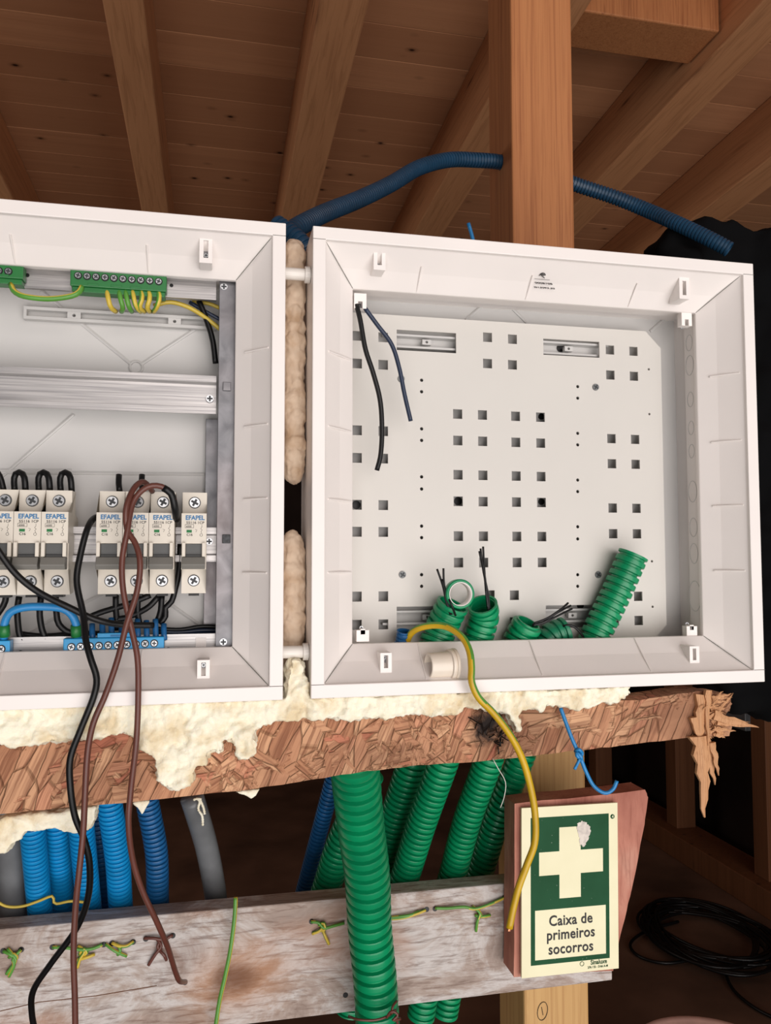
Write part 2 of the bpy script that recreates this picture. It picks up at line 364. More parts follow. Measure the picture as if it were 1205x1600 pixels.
# unit cross-head screw, faces -Y, radius 1
def make_screw():
    a, b = .22, .72
    cross = [(-a, -b), (a, -b), (a, -a), (b, -a), (b, a), (a, a), (a, b), (-a, b), (-a, a), (-b, a), (-b, -a), (-a, -a)]
    me = sheet_mesh(circ(0, 0, .94, 24), [cross], .5); bm = bmesh.new(); bm.from_mesh(me)
    bmesh.ops.create_cone(bm, cap_ends=True, segments=24, radius1=1, radius2=.94, depth=.3, matrix=Matrix.Translation((0, .02, 0)) @ Matrix.Rotation(math.pi/2, 4, 'X'))
    for f in bm.faces:
        f.material_index = 1 if (f.calc_center_median().length < .5 and abs(f.normal.y) > .9 and f.calc_center_median().y > -.2) else 0
    # dark floor of the recess
    v = [bm.verts.new((x, -.16, z)) for x, z in cross]; f = bm.faces.new(v); f.material_index = 1
    bmesh.ops.recalc_face_normals(bm, faces=bm.faces)
    m = bpy.data.meshes.new('screw'); bm.to_mesh(m); bm.free(); m.materials.append(M['chrome']); m.materials.append(M['chromedark']); return m
SCREW = make_screw()
SCREW2 = SCREW.copy(); SCREW2.materials[0] = plain('dull_zinc_screw', (110, 112, 112), .5, .5, var=.2, scale=300)
def screw(p, r_, parent, name='screw', rot=0, tilt=0, me=None):
    o = bpy.data.objects.new(name, me or SCREW); COL.objects.link(o); o.location = p; o.scale = (r_, r_, r_); o.rotation_euler = (tilt, rot, 0)
    if parent is not None: attach(o, parent)
    return o

# ================================================================== SETTING
FZ = -1.31
def cz(y): return 1.66-.045*y
struct(box('floor', -3.5, 4, -.4, 6, FZ-.1, FZ, M['floor']))
struct(box('wall_back', -3.5, 4, 5.6, 5.7, FZ, 1.7, M['wall']))
struct(box('wall_right', 2.36, 2.44, -.4, 5.6, FZ, 1.7, M['wall']))
struct(box('wall_left', -3.3, -3.2, -.4, 5.6, FZ, 1.7, M['wall']))
bm = bmesh.new(); y = 1.0-.145*12
while y < 5.5:      # boards laid across the rafters, each a strip with a narrow gap
    a, b = y+.0025, y+.1425
    vs = [bm.verts.new(p) for p in ((-3.2, a, cz(a)), (2.4, a, cz(a)), (2.4, b, cz(b)), (-3.2, b, cz(b)), (-3.2, a, cz(a)+.02), (2.4, a, cz(a)+.02), (2.4, b, cz(b)+.02), (-3.2, b, cz(b)+.02))]
    for f in ((0, 3, 2, 1), (4, 5, 6, 7), (0, 1, 5, 4), (1, 2, 6, 5), (2, 3, 7, 6), (3, 0, 4, 7)): bm.faces.new([vs[i] for i in f])
    y += .145
struct(fin('ceiling', bm, M['boards']))
bm = bmesh.new(); vs = [bm.verts.new(p) for p in ((-3.2, -.8, cz(-.8)+.006), (2.4, -.8, cz(-.8)+.006), (2.4, 5.6, cz(5.6)+.006), (-3.2, 5.6, cz(5.6)+.006))]
bm.faces.new(vs); bmesh.ops.solidify(bm, geom=bm.faces[:], thickness=-.03)
struct(fin('trim_1', bm, M['seam']))
def rafter(x0, w, label, h=.2, y0=-.7, y1=5.55):
    bm = bmesh.new(); vs = [bm.verts.new((x, y, cz(y)-dz)) for x in (x0, x0+w) for y in (y0, y1) for dz in (h, .001)]
    for f in ((0, 1, 3, 2), (4, 6, 7, 5), (0, 4, 5, 1), (2, 3, 7, 6), (0, 2, 6, 4), (1, 5, 7, 3)): bm.faces.new([vs[i] for i in f])
    o = fin('rafter', bm, M['rafter'], bevel=.004); tag(o, label, 'rafter', 'roof rafters under the board ceiling'); return o
rafter(-.865, .1, 'pine rafter at far left edge, cut off by the frame')
rafter(-.335, .095, 'pine rafter above the left white enclosure, steepest in view')
rafter(.165, .115, 'pine rafter between the left rafters and the upright post')
rafter(.68, .115, 'pine rafter passing behind the upright reddish post')
rafter(1.195, .115, 'pine rafter right of the post, met by the cross blocking')
rafter(1.68, .13, 'lower right pine rafter behind the black cloth')
tag(box('blocking_beam', .8, 1.19, 1.22, 1.36, cz(1.3)-.16, cz(1.3)-.01, M['post'], bevel=.004), 'short orange-brown cross beam at top right between two rafters', 'beam')
# right side framing
tag(box('sole_plate', 2.06, 2.24, .6, 5.4, FZ, FZ+.11, M['stud'], bevel=.004), 'long dark sole plate lying on the floor along the right', 'timber')
for y, x0, lab in ((3.0, 2.12, 'timber stud standing mid-way on the floor plate, left one'), (2.35, 2.12, 'timber stud at right edge standing on the floor plate'), (3.75, 2.08, 'farthest timber stud on the floor plate, behind the blue string')):
    tag(box('wall_stud', x0, x0+.1, y, y+.09, FZ+.11, 1.2, M['stud'], bevel=.003), lab, 'stud', 'studs on the right floor plate')
tag(box('outlet_box', 2.3, 2.36, 2.72, 2.86, FZ+.62, FZ+.70, M['grey'], bevel=.004), 'small grey socket box low on the dark wall at right', 'socket box')
# ================================================================== POST
tag(box('timber_post', .2505, .3230, .27, .345, -.06, cz(.3)-.205, M['post'], bevel=.0025), 'upright reddish pine post rising behind the right enclosure to the roof', 'post')
cut = None
def drill():
    pt = bpy.data.objects['timber_post']; P = resample(catmull(pw(BLUE_PATH), 8), .004); bmc = bmesh.new(); sweep(bmc, P, .0086, 20); bmesh.ops.recalc_face_normals(bmc, faces=bmc.faces)
    mc = bpy.data.meshes.new('c'); bmc.to_mesh(mc); bmc.free(); co = bpy.data.objects.new('c', mc); COL.objects.link(co)
    bo = pt.modifiers.new('hole', 'BOOLEAN'); bo.operation = 'DIFFERENCE'; bo.object = co; bo.solver = 'EXACT'
    bpy.context.view_layer.update(); me = bpy.data.meshes.new_from_object(pt.evaluated_get(bpy.context.evaluated_depsgraph_get()))
    pt.modifiers.clear(); pt.data = me; bpy.data.objects.remove(co)
BLUE_PATH = [(655, 262, .27), (700, 250, .29), (740, 250, .300), (785, 254, .306), (845, 268, .31), (905, 290, .310), (960, 308, .30), (1010, 328, .285)]
drill()
pp = at(848, 1580, .2695)
ring = bmesh.new(); sweep(ring, [Vector((pp.x+.0055*math.cos(a)+.001*math.sin(a), .2695, pp.z+.009*math.sin(a))) for a in [k*2*math.pi/28 for k in range(29)]], .0003, 5)
sweep(ring, [Vector((pp.x-.001, .2695, pp.z+.004)), Vector((pp.x+.0005, .2695, pp.z-.004))], .0003, 5)
post = tag(box('lower_post', .2540, .3260, .27, .345, FZ, -.0602, M['yellowpine'], bevel=.0025), 'pale yellow pine post below the strand board, behind plank and sign', 'post'); fin('pencil_mark', ring, M['ink'], post)

# ================================================================== ENCLOSURES
BW, BH = .3415, .320
def ring_rect(bm, x0, x1, z0, z1, ins, Y):
    return [bm.verts.new((x0+ins, Y, z0+ins)), bm.verts.new((x1-ins, Y, z0+ins)), bm.verts.new((x1-ins, Y, z1-ins)), bm.verts.new((x0+ins, Y, z1-ins))]
def loft(bm, rs):
    for a, b in zip(rs, rs[1:]):
        for k in range(4): bm.faces.new((a[k], a[(k+1) % 4], b[(k+1) % 4], b[k]))
OP = .0325
def enclosure(name, label, x0, group):
    x1 = x0+BW; root = thing(name, label, 'electrical box', (x0+BW/2, .07, 0), group)
    bm = bmesh.new(); loft(bm, [ring_rect(bm, x0, x1, 0, BH, a, y) for a, y in ((.0, .07), (0, 0), (.009, 0), (.0092, .003), (.0215, .0175), (.0325, .028), (.0325, .0315), (.030, .0335), (.030, .0485), (.0275, .0485), (.0275, .066))])
    o = fin('outer_frame', bm, M['white'], root, bevel=.0006)
    bm = bmesh.new(); bbox(bm, x0, x1, .066, .070, 0, BH)
    fin('back_panel', bm, M['backpanel'], root)
    return root
boxR = enclosure('electrical_enclosure', 'open white plastic enclosure on the right holding a perforated plate and green conduits', 0.0, 'white plastic enclosures')
boxL = enclosure('electrical_enclosure', 'open white plastic enclosure on the left holding breakers, rails and terminal blocks', -.0184-BW, 'white plastic enclosures')
# moulded ribs and mitre lines
def seg_px(a, b, wd, Y0, Y1, proud, name, parent, mat):
    """thin moulded rib between two pixels whose surface depths are Y0,Y1"""
    A = at(a[0], a[1], Y0); B = at(b[0], b[1], Y1); bm = bmesh.new(); sweep(bm, [A, A.lerp(B, .5), B], wd, 6)
    return fin(name, bm, mat, parent)
def funY(ins): return max(.003, .003+(ins-.0092)*1.07)
def frib(x0, side, pos, i0, i1, parent, r_=.0007):
    """rib running down the funnel slope"""
    pts = []
    for ins in (i0, (i0+i1)/2, i1):
        Y = funY(ins)-.0001
        p = {'L': (x0+ins, Y, pos), 'R': (x0+BW-ins, Y, pos), 'T': (pos, Y, BH-ins), 'B': (pos, Y, ins)}[side]; pts.append(Vector(p))
    bm = bmesh.new(); sweep(bm, pts, r_, 6); return fin('rib', bm, M['white'], parent)
for root, x0 in ((boxR, 0.0), (boxL, -.0184-BW)):
    for z in (.235, .183, .133, .083):
        frib(x0, 'L', z, .012, .031, root); frib(x0, 'R', z, .011, .026, root)
    for x in (.085, .17, .255):
        frib(x0, 'T', x0+x-.005, .018, .0315, root, .0005); frib(x0, 'B', x0+x-.005, .010, .0315, root, .0005)
    for cx_, cz_ in ((0, 0), (1, 0), (0, 1), (1, 1)):      # mitre seams
        bm = bmesh.new(); pts = []
        for ins in (.0095, .02, .0323): pts.append(Vector((x0+ins if not cx_ else x0+BW-ins, funY(ins)-.00005, ins if not cz_ else BH-ins)))
        sweep(bm, pts, .00028, 5); fin('mitre_seam', bm, M['toggle'], root)
    for cx_, cz_, f in ((0, 0, 1), (1, 0, 1), (0, 1, 1), (1, 1, 1)):  # corner seam of the rim
        xx = x0+(.0088 if not cx_ else BW-.0088); zz = .009 if not cz_ else BH-.009
        bm = bmesh.new(); sweep(bm, [Vector((x0 if not cx_ else x0+BW, -.0001, zz)), Vector((xx, -.0001, zz))], .0002, 5); fin('rim_joint', bm, M['toggle'], root)
def clip(px, py, Y, parent, w=.0075, h=.017, d=.010, up=1):
    """slotted catch with a screw in it"""
    p = at(px, py, Y); z0, z1 = p.z-h/2, p.z+h/2
    o = sheet('catch', [(p.x-w/2, z0), (p.x+w/2, z0), (p.x+w/2, z1), (p.x-w/2, z1)], [rect(p.x, p.z-up*.003, w*.36, h*.48)], d, Y-.003, M['white'], parent, .0005)
    box('catch_floor', p.x-w*.3, p.x+w*.3, Y+.004, Y+.0055, z0+.001, z1-.001, M['galv'], o)
    screw(Vector((p.x, Y+.0035, p.z-up*.005)), w*.17, o)
for px, py in ((322, 388), (592, 400)): clip(px, py-3, .010, boxL if px < 440 else boxR, .0085, .025, .014)
clip(1066, 446, .010, boxR, .0085, .023, .014); clip(562, 472, .030, boxR, .009, .011, .006); clip(1070, 500, .032, boxR, .009, .011, .006)
clip(318, 1052, .012, boxL, .008, .018, .014, up=-1); clip(602, 1040, .012, boxR, .008, .018, .014, up=-1); clip(1082, 1028, .012, boxR, .008, .018, .014, up=-1); clip(566, 993, .030, boxR, .009, .008, .006, -1); clip(1078, 986, .032, boxR, .009, .008, .006, -1)
for px, py, rt in ((1145, 480, boxR), (1158, 1004, boxR)):
    p = at(px, py, .014); bm = bmesh.new(); sweep(bm, [p+Vector((.002, .0, 0)), p+Vector((-.0015, 0, 0))], .0035, 18); fin('boss', bm, M['white'], rt, bevel=.0003)
# knockouts on right inner wall
for py, rr_ in ((540, .0065), (575, .008), (628, .006), (672, .0055), (708, .0055), (770, .0085), (825, .0075), (865, .008), (930, .012)):
    p = atx(1068, py, BW-.030); bm = bmesh.new()
    sweep(bm, [Vector((BW-.0301, .041+rr_*.95*math.cos(a)*.7, p.z+rr_*math.sin(a))) for a in [k*math.pi*2/24 for k in range(25)]], .00022, 5); fin('knockout', bm, M['backpanel'], boxR)
# back-panel ribs: X braces with a ring in the middle
def brace(parent, segs, rings, r_=.0012):
    for i, (a, b) in enumerate(segs):
        A = at(*a, .0655); B = at(*b, .0655); bm = bmesh.new(); sweep(bm, [A, B], r_, 6); fin('brace_rib', bm, M['backpanel'], parent)
    for c in rings:
        p = at(*c, .0655); bm = bmesh.new(); sweep(bm, [p+Vector((.0045*math.cos(k*.3142*.8333), -.0003, .0045*math.sin(k*.3142*.8333))) for k in range(25)], .0009, 6); fin('brace_ring', bm, M['backpanel'], parent)
brace(boxL, [((65, 455), (206, 570)), ((220, 570), (312, 510)), ((20, 730), (115, 648)), ((-60, 800), (20, 730)), ((0, 738), (320, 741)), ((20, 1000), (175, 920)), ((260, 940), (310, 975)), ((0, 735), (112, 735))], [(213, 574)])
brace(boxR, [((728, 500), (765, 468)), ((786, 468), (824, 505)), ((1016, 518), (1060, 480)), ((640, 560), (600, 600)), ((1016, 990), (1040, 1020))], [])
# slotted moulding in left box
A = at(37, 478, .06); B = at(338, 511, .06)
mp = sheet('mounting_channel', [(A.x, A.z-.009), (B.x, A.z-.009), (B.x, A.z), (A.x, A.z)], [[(A.x+.002, A.z-.0068), (B.x-.002, A.z-.0068), (B.x-.002, A.z-.0022), (A.x+.002, A.z-.0022)]], .005, .060, M['backpanel'], boxL, .0003)
for px, py in ((116, 489), (273, 499)):
    p = at(px, py, .061); sheet('channel_lug', rect(p.x, A.z-.0045, .009, .005), [circ(p.x, A.z-.0045, .0012, 12)], .0035, .0605, M['backpanel'], mp)

# -------- perforated plate
PY = .055
pb = lambda x, y: (at(x, y, PY).x, at(x, y, PY).z)
xr = pb(1036, 700)[0]; zt = pb(1000, 517)[1]; zb = .0255; xl = .0175; chm = .0135
outline = [(xl+chm, zb), (xr-chm, zb), (xr, zb+chm), (xr, zt-chm), (xr-chm, zt), (xl+chm, zt), (xl, zt-chm), (xl, zb+chm)]
HX = [pb(x, 760)[0] for x in (716, 755, 807, 846)]; HZ = [pb(770, y)[1] for y in (649, 690, 743, 784, 838, 879)]
sq = .0074; holes = []
for x in HX:
    for z in HZ: holes.append(rect(x, z, sq, sq))
LX = [pb(x, 680)[0] for x in (558, 599)]; RX = [pb(x, 700)[0] for x in (956, 993)]
for x in LX:
    for y in (526, 569, 673, 716, 789, 831, 932, 976): holes.append(rect(x, pb(580, y)[1], sq, sq))
for y in (548, 587, 686, 725, 794, 834, 932, 970):
    for x in RX:
        holes.append(rect(x, pb(975, y)[1], sq, sq))
for x, y in ((762, 527), (801, 530), (762, 568), (801, 570), (766, 930), (804, 930), (766, 972), (804, 972)): holes.append(rect(*pb(x, y), sq, sq))
slots = [((620, 513), (713, 552)), ((849, 527), (937, 559)), ((620, 946), (705, 984)), ((853, 944), (937, 980))]
for a, b in slots:
    (xa, za), (xb, zb_) = pb(*a), pb(*b); holes.append([(xa, zb_), (xb, zb_), (xb, za-.001), (xa, za-.001)])
for y in (594, 612, 670, 688, 745, 764, 822, 840, 898, 916):
    holes.append(circ(*pb(659, y), .00135, 10))
for y in (604, 622, 677, 695, 750, 768, 823, 842, 898, 916): holes.append(circ(*pb(903, y), .00135, 10))
for x, y in ((1014, 577), (1015, 647), (1019, 877), (1020, 948)): holes.append(circ(*pb(x, y), .001, 10))
plate = sheet('mounting_plate', outline, holes, .0016, PY, M['plate'], boxR)
for x, y in ((627, 592), (931, 605), (629, 898), (935, 898)):
    p = at(x, y, PY-.0003); screw(p, .0028, plate, rot=.6, me=SCREW2)
for (a, b), lug in zip(slots, ((667, 533), (889, 546), (668, 962), (895, 961))):   # moulded channels showing through the slots
    (xa, za), (xb, zb_) = pb(*a), pb(*b); zm = (za+zb_)/2
    for dz in (.0045, -.0045):
        box('slot_channel', xa-.01, xb+.01, .0585, .066, zm+dz-.0008, zm+dz+.0008, M['backpanel'], boxR)
    p = at(*lug, .0585); sheet('slot_lug', rect(p.x, zm, .007, .004), [circ(p.x, zm, .0011, 10)], .004, .0585, M['backpanel'], boxR)
for x, y, s in ((876, 544, 1), (716, 783, 1), (557, 789, 1), (846, 651, .8), (846, 784, .8), (907, 946, .9)):   # cable openings in the back panel
    p = at(x, y, .0655); bm = bmesh.new(); sweep(bm, [p+Vector((0, -.0004, 0)), p+Vector((0, .0004, 0))], .0032*s, 18); fin('cable_opening', bm, M['black'], boxR)
# printed marks on upper slope
def slope_text(s, px, py, size, nm):
    ins = .0215; Y = funY(ins); p = at(px, py, .014); z = p.z; insz = BH-z; Y = funY(insz)
    p = at(px, py, Y); z = p.z; Y = funY(BH-z)-.00025
    cu = text(nm, s, 0, 0, 0, size, M['ink'], None, .00003, 'CENTER'); me = cu.data
    me.transform(Matrix.Translation((p.x, Y, z)) @ Matrix.Rotation(math.radians(-43), 4, 'X') @ Matrix.Translation((0, 0, 0))); cu.location = (0, 0, 0)
    org(cu); attach(cu, boxR); return cu
slope_text('0008708', 848, 444, .0040, 'printed_code'); slope_text('IS13093.30', 848, 452, .0038, 'printed_code')
slope_text('________', 847, 437.0, .0030, 'printed_logo')
ins = 0; p = at(847, 432, .012); Yl = funY(BH-p.z); p = at(847, 432, Yl); Yl = funY(BH-p.z)-.0003
bm = bmesh.new()
for k in range(3):
    rr_ = .0024-.0008*k; sweep(bm, [Vector((p.x+rr_*math.cos(a), Yl+rr_*math.sin(a)*-.68, p.z+rr_*math.sin(a)*.73)) for a in [math.pi*(.1+.9*j/10)*(1 if k != 1 else .9) for j in range(11)]], .00028, 5)
sweep(bm, [Vector((p.x, Yl, p.z)), Vector((p.x+.002, Yl+.0006, p.z-.0012))], .0003, 5)
fin('printed_logo', bm, M['ink'], boxR)
# loose plug in the lower slope
cupc = at(690, 1037, .010); cup = thing('pipe_plug', 'cream round plastic plug lying on the lower ledge of the right enclosure', 'plug', cupc)
A = at(669, 1040, .008)+Vector((0, 0, 0)); B = at(711, 1038, .010)
prof = [(0, .0072), (.0, .0080), (.02, .0086), (.75, .0092), (.76, .0108), (.86, .0110), (.87, .0102), (.90, .0102), (.91, .0112), (1, .0112)]
bm = bmesh.new(); P = [A.lerp(B, s) for s, _ in prof]; ax = (B-A).normalized(); e1 = Vector((0, 0, 1)); e1 = (e1-ax*e1.dot(ax)).normalized(); e2 = ax.cross(e1)
rg = [[bm.verts.new(q+(e1*math.cos(a)+e2*math.sin(a))*r_) for a in [k*2*math.pi/32 for k in range(32)]] for q, (s, r_) in zip(P, prof)]
for a, b in zip(rg, rg[1:]):
    for k in range(32): bm.faces.new((a[k], a[(k+1) % 32], b[(k+1) % 32], b[k]))
bm.faces.new(rg[-1]); dp = [bm.verts.new(v.co+ax*.010) for v in rg[0]]
for k in range(32): bm.faces.new((rg[0][k], rg[0][(k+1) % 32], dp[(k+1) % 32], dp[k]))
bm.faces.new(dp); fin('plug_body', bm, M['cup'], cup, True, bevel=.0002)

# bolts joining the two boxes
for py, lab in ((427, 'upper white joining bolt between the two enclosures'), (1019, 'lower white joining bolt between the two enclosures')):
    p = at(466, py, .012); root = thing('joining_bolt', lab, 'bolt', p, 'bolts joining the enclosures')
    bm = bmesh.new(); sweep(bm, [Vector((-.0225, .014, p.z)), Vector((.004, .014, p.z))], .0042, 20); sweep(bm, [Vector((-.004, .014, p.z)), Vector((-.0005, .014, p.z))], .0058, 20); fin('shank', bm, M['bolt'], root)
    bm = bmesh.new(); sweep(bm, [Vector((-.0325, .014, p.z)), Vector((-.0285, .014, p.z))], .0055, 6); fin('nut', bm, M['grey'], root, bevel=.0004)

# ================================================================== LEFT BOX HARDWARE
XR0 = at(340, 700, .034).x; XR1 = at(363, 700, .034).x
up_ = box('side_rail', XR0, XR1+.004, .0345, .0365, .032, at(350, 438, .034).z, M['galv'], boxL, .0003)
box('rail_flange', XR0, XR0+.0016, .0365, .062, .034, at(350, 445, .034).z, M['galv'], up_)
for px, py in ((350, 448), (349, 1003)): screw(at(px, py, .0345), .0026, up_)
for px, py in ((353, 604), (352, 842)):
    p = at(px, py, .034); box('rail_tab', p.x-.002, p.x+.0035, .0325, .0345, p.z-.003, p.z+.003, M['chromedark'] if py > 800 else M['galv'], up_, .0003)
fl = box('rear_flange', at(320, 800, .06).x, at(340, 800, .06).x+.004, .058, .060, .034, at(320, 655, .06).z, M['galv'], boxL, .0003)
XL = -.0184-BW+.030
def rail(name, y_top, y_bot, px, Y, lip, x1px=338, mat='alu'):
    """top-hat rail running along the left enclosure"""
    z1 = at(px, y_top, Y).z; z0 = at(px, y_bot, Y).z; x1 = at(x1px, (y_top+y_bot)/2, Y).x; bm = bmesh.new()
    if lip:
        prof = [(Y, z1), (Y, z1-.0045), (Y+.005, z1-.0055), (Y+.005, z0+.0055), (Y, z0+.0045), (Y, z0), (Y+.0012, z0), (Y+.0012, z0+.0038), (Y+.0064, z0+.0045), (Y+.0064, z1-.0045), (Y+.0012, z1-.0038), (Y+.0012, z1)]
    else:
        prof = [(Y, z1), (Y, z0), (Y+.0016, z0), (Y+.0016, z1)]
        prof = [(Y-.0015, z1), (Y-.0015, z1-.0012), (Y, z1-.0012), (Y, z0+.0012), (Y-.0015, z0+.0012), (Y-.0015, z0), (Y+.0016, z0), (Y+.0016, z1)]
    a = [bm.verts.new((XL, y, z)) for y, z in prof]; b = [bm.verts.new((x1, y, z)) for y, z in prof]; n = len(prof)
    for k in range(n): bm.faces.new((a[k], a[(k+1) % n], b[(k+1) % n], b[k]))
    bm.faces.new(a); bm.faces.new(b[::-1]); return fin(name, bm, M[mat], boxL)
r1 = rail('terminal_rail', 423, 461, 200, .040, False); r2 = rail('mounting_rail', 580, 641, 170, .040, True); r3 = rail('breaker_rail', 823, 878, 140, .040, True); r4 = rail('terminal_rail', 995, 1022, 60, .040, False)
screw(at(328, 623, .0435), .0028, r2); screw(at(327, 846, .044), .0026, r3)
for px, py, rr in ((43, 430, r1), (268, 446, r1), (32, 1019, r4), (263, 1014, r4), (96, 1019, r4)):
    p = at(px, py, .0398); bm = bmesh.new(); sweep(bm, [p+Vector((0, -.0002, 0)), p+Vector((0, .0008, 0))], .0013, 14); fin('rail_hole', bm, M['black'], rr)
p = at(314, 1007, .0397); box('rail_sticker', p.x-.0035, p.x+.0035, .0392, .0397, p.z-.0045, p.z+.0045, M['white'], r4)

# circuit breakers
BZ = {k: v.z for k, v in dict(t=at(200, 768, .033), a=at(200, 801, .020), b=at(200, 849, .020), c=at(200, 890, .020), d=at(200, 928, .033)).items()}
PITCH_ = .01665
def make_breaker(xc, label):
    w = PITCH_-.0003; x0, x1 = xc-w/2, xc+w/2
    root = thing('circuit_breaker', label, 'breaker', (xc, .045, BZ['d']), 'circuit breakers on the rail')
    prof = [(.046, BZ['d']+.002), (.033, BZ['d']), (.033, BZ['c']), (.020, BZ['c']), (.021, BZ['b']), (.020, BZ['b']), (.020, BZ['a']), (.033, BZ['a']), (.033, BZ['t']), (.046, BZ['t']-.002), (.060, BZ['a']-.005), (.060, BZ['c']+.002)]
    prof = [(.058, BZ['c']+.003), (.047, BZ['c']), (.047, BZ['d']+.001), (.033, BZ['d']), (.033, BZ['c']), (.0235, BZ['c']), (.0235, BZ['b']), (.020, BZ['b']), (.020, BZ['a']), (.033, BZ['a']), (.033, BZ['t']), (.047, BZ['t']), (.047, BZ['a']), (.058, BZ['a']-.003)]
    bm = bmesh.new(); a = [bm.verts.new((x0, y, z)) for y, z in prof]; b = [bm.verts.new((x1, y, z)) for y, z in prof]; n = len(prof)
    for k in range(n): bm.faces.new((a[k], a[(k+1) % n], b[(k+1) % n], b[k]))
    bm.faces.new(a); bm.faces.new(b[::-1]); bmesh.ops.triangulate(bm, faces=[f for f in bm.faces if len(f.verts) > 4])
    fin('body', bm, M['beige'], root)
    for s in (-1, 1): box('toggle_guard', xc+s*w*.40-w*.07, xc+s*w*.40+w*.07, .0175, .0236, BZ['c']+.0085, BZ['b']+.0006, M['beige'], root, .0003)
    box('toggle_window', xc-w*.31, xc+w*.31, .0205, .0236, BZ['c']+.008, BZ['b']-.0004, M['recess'], root)
    zt_ = (BZ['b']+BZ['c'])/2+.0012
    box('toggle_groove', xc-w*.31, xc+w*.31, .0200, .0206, zt_-.0003, zt_+.0003, M['black'], root)
    bm = bmesh.new(); hz0, hz1 = BZ['c']+.0002, BZ['c']+.0082
    pr_ = [(.0235, hz0), (.0160, hz0), (.0140, hz0+.003), (.0165, hz1), (.0235, hz1)]
    a = [bm.verts.new((x0+.0006, y, z)) for y, z in pr_]; b = [bm.verts.new((x1-.0006, y, z)) for y, z in pr_]
    for k in range(5): bm.faces.new((a[k], a[(k+1) % 5], b[(k+1) % 5], b[k]))
    bm.faces.new(a); bm.faces.new(b[::-1]); fin('toggle_lever', bm, M['toggle'], root, bevel=.0004)
    for z in ((BZ['t']+BZ['a'])/2+.0005, (BZ['d']+BZ['c'])/2+.0005):
        bm = bmesh.new(); sweep(bm, [Vector((xc, .0331, z)), Vector((xc, .0328, z))], .0041, 20); h = fin('screw_well', bm, M['recess'], root)
        screw(Vector((xc, .0322, z)), .0036, h, rot=.5)
    Y = .0199; zz = BZ['a']
    text('brand_print', 'EFAPEL', xc+.0006, zz-.0044, Y, .0042, M['ink_blue'], root, .00013, 'CENTER', .95)
    text('model_print', '55116 1CP', xc+.0008, zz-.0071, Y, .0024, M['ink'], root, .00003, 'CENTER', 1.1)
    text('rating_print', 'C16', xc-.0048, zz-.0152, Y, .0023, M['ink'], root, .00004, 'LEFT')
    text('symbol_print', '6000', xc-.0052, zz-.0095, Y, .0018, M['ink'], root, .00001, 'LEFT')
    bm = bmesh.new(); L = [(xc-.0058, zz-.0098), (xc-.0002, zz-.0098), (xc-.0002, zz-.0076), (xc-.0058, zz-.0076), (xc-.0058, zz-.0098)]
    for a_, b_ in zip(L, L[1:]): sweep(bm, [Vector((a_[0], Y, a_[1])), Vector((b_[0], Y, b_[1]))], .00009, 4)
    S1 = [(.0052, -.0078), (.0052, -.0092), (.0044, -.0104), (.0054, -.0112), (.0046, -.0124), (.0052, -.0135)]
    for a_, b_ in zip(S1, S1[1:]): sweep(bm, [Vector((xc+a_[0], Y, zz+a_[1])), Vector((xc+b_[0], Y, zz+b_[1]))], .0001, 4)
    sweep(bm, [Vector((xc+.0048+.0009*math.cos(k*.6283), Y, zz-.0146+.0009*math.sin(k*.6283))) for k in range(11)], .0001, 4)
    sweep(bm, [Vector((xc+.0008, Y, zz-.0108)), Vector((xc+.002, Y, zz-.0112)), Vector((xc+.0012, Y, zz-.0126))], .0001, 4)
    fin('circuit_print', bm, M['ink'], root)
    box('status_window', xc-.0048, xc-.0014, .0197, .0201, zz-.0130, zz-.0112, M['ink_green'], root)
    box('wire_entry', xc-.0035, xc+.0035, .036, .044, BZ['d']-.0018, BZ['d']+.0012, M['black'], root)
    return root
XS = [at(p, 781, .033).x for p in (175.5, 213, 250, 304.5)]
xs = [XS[0], XS[0]+PITCH_, XS[0]+2*PITCH_, XS[3]]
xb = at(92.5, 781, .033).x; xs += [xb, xb-PITCH_, xb-2*PITCH_]
labs = ['pale circuit breaker leftmost of the group of three behind the brown wires', 'middle circuit breaker of the group of three, crossed by brown wires',
        'circuit breaker rightmost of the group of three, brown wire looping over its top', 'single circuit breaker standing alone beside the steel side rail',
        'rightmost breaker of the left-hand row, its grey side visible', 'breaker second from right in the left-hand row', 'breaker cut off by the left edge of the picture']
proto = make_breaker(xs[0], labs[0])
def copy_tree(o, parent=None):
    c = o.copy(); COL.objects.link(c); c.parent = parent
    for ch in list(o.children): copy_tree(ch, c)
    return c
bpy.context.view_layer.update()
for x, lab in list(zip(xs, labs))[1:]:
    c = copy_tree(proto); c.location.x = x; c['label'] = lab

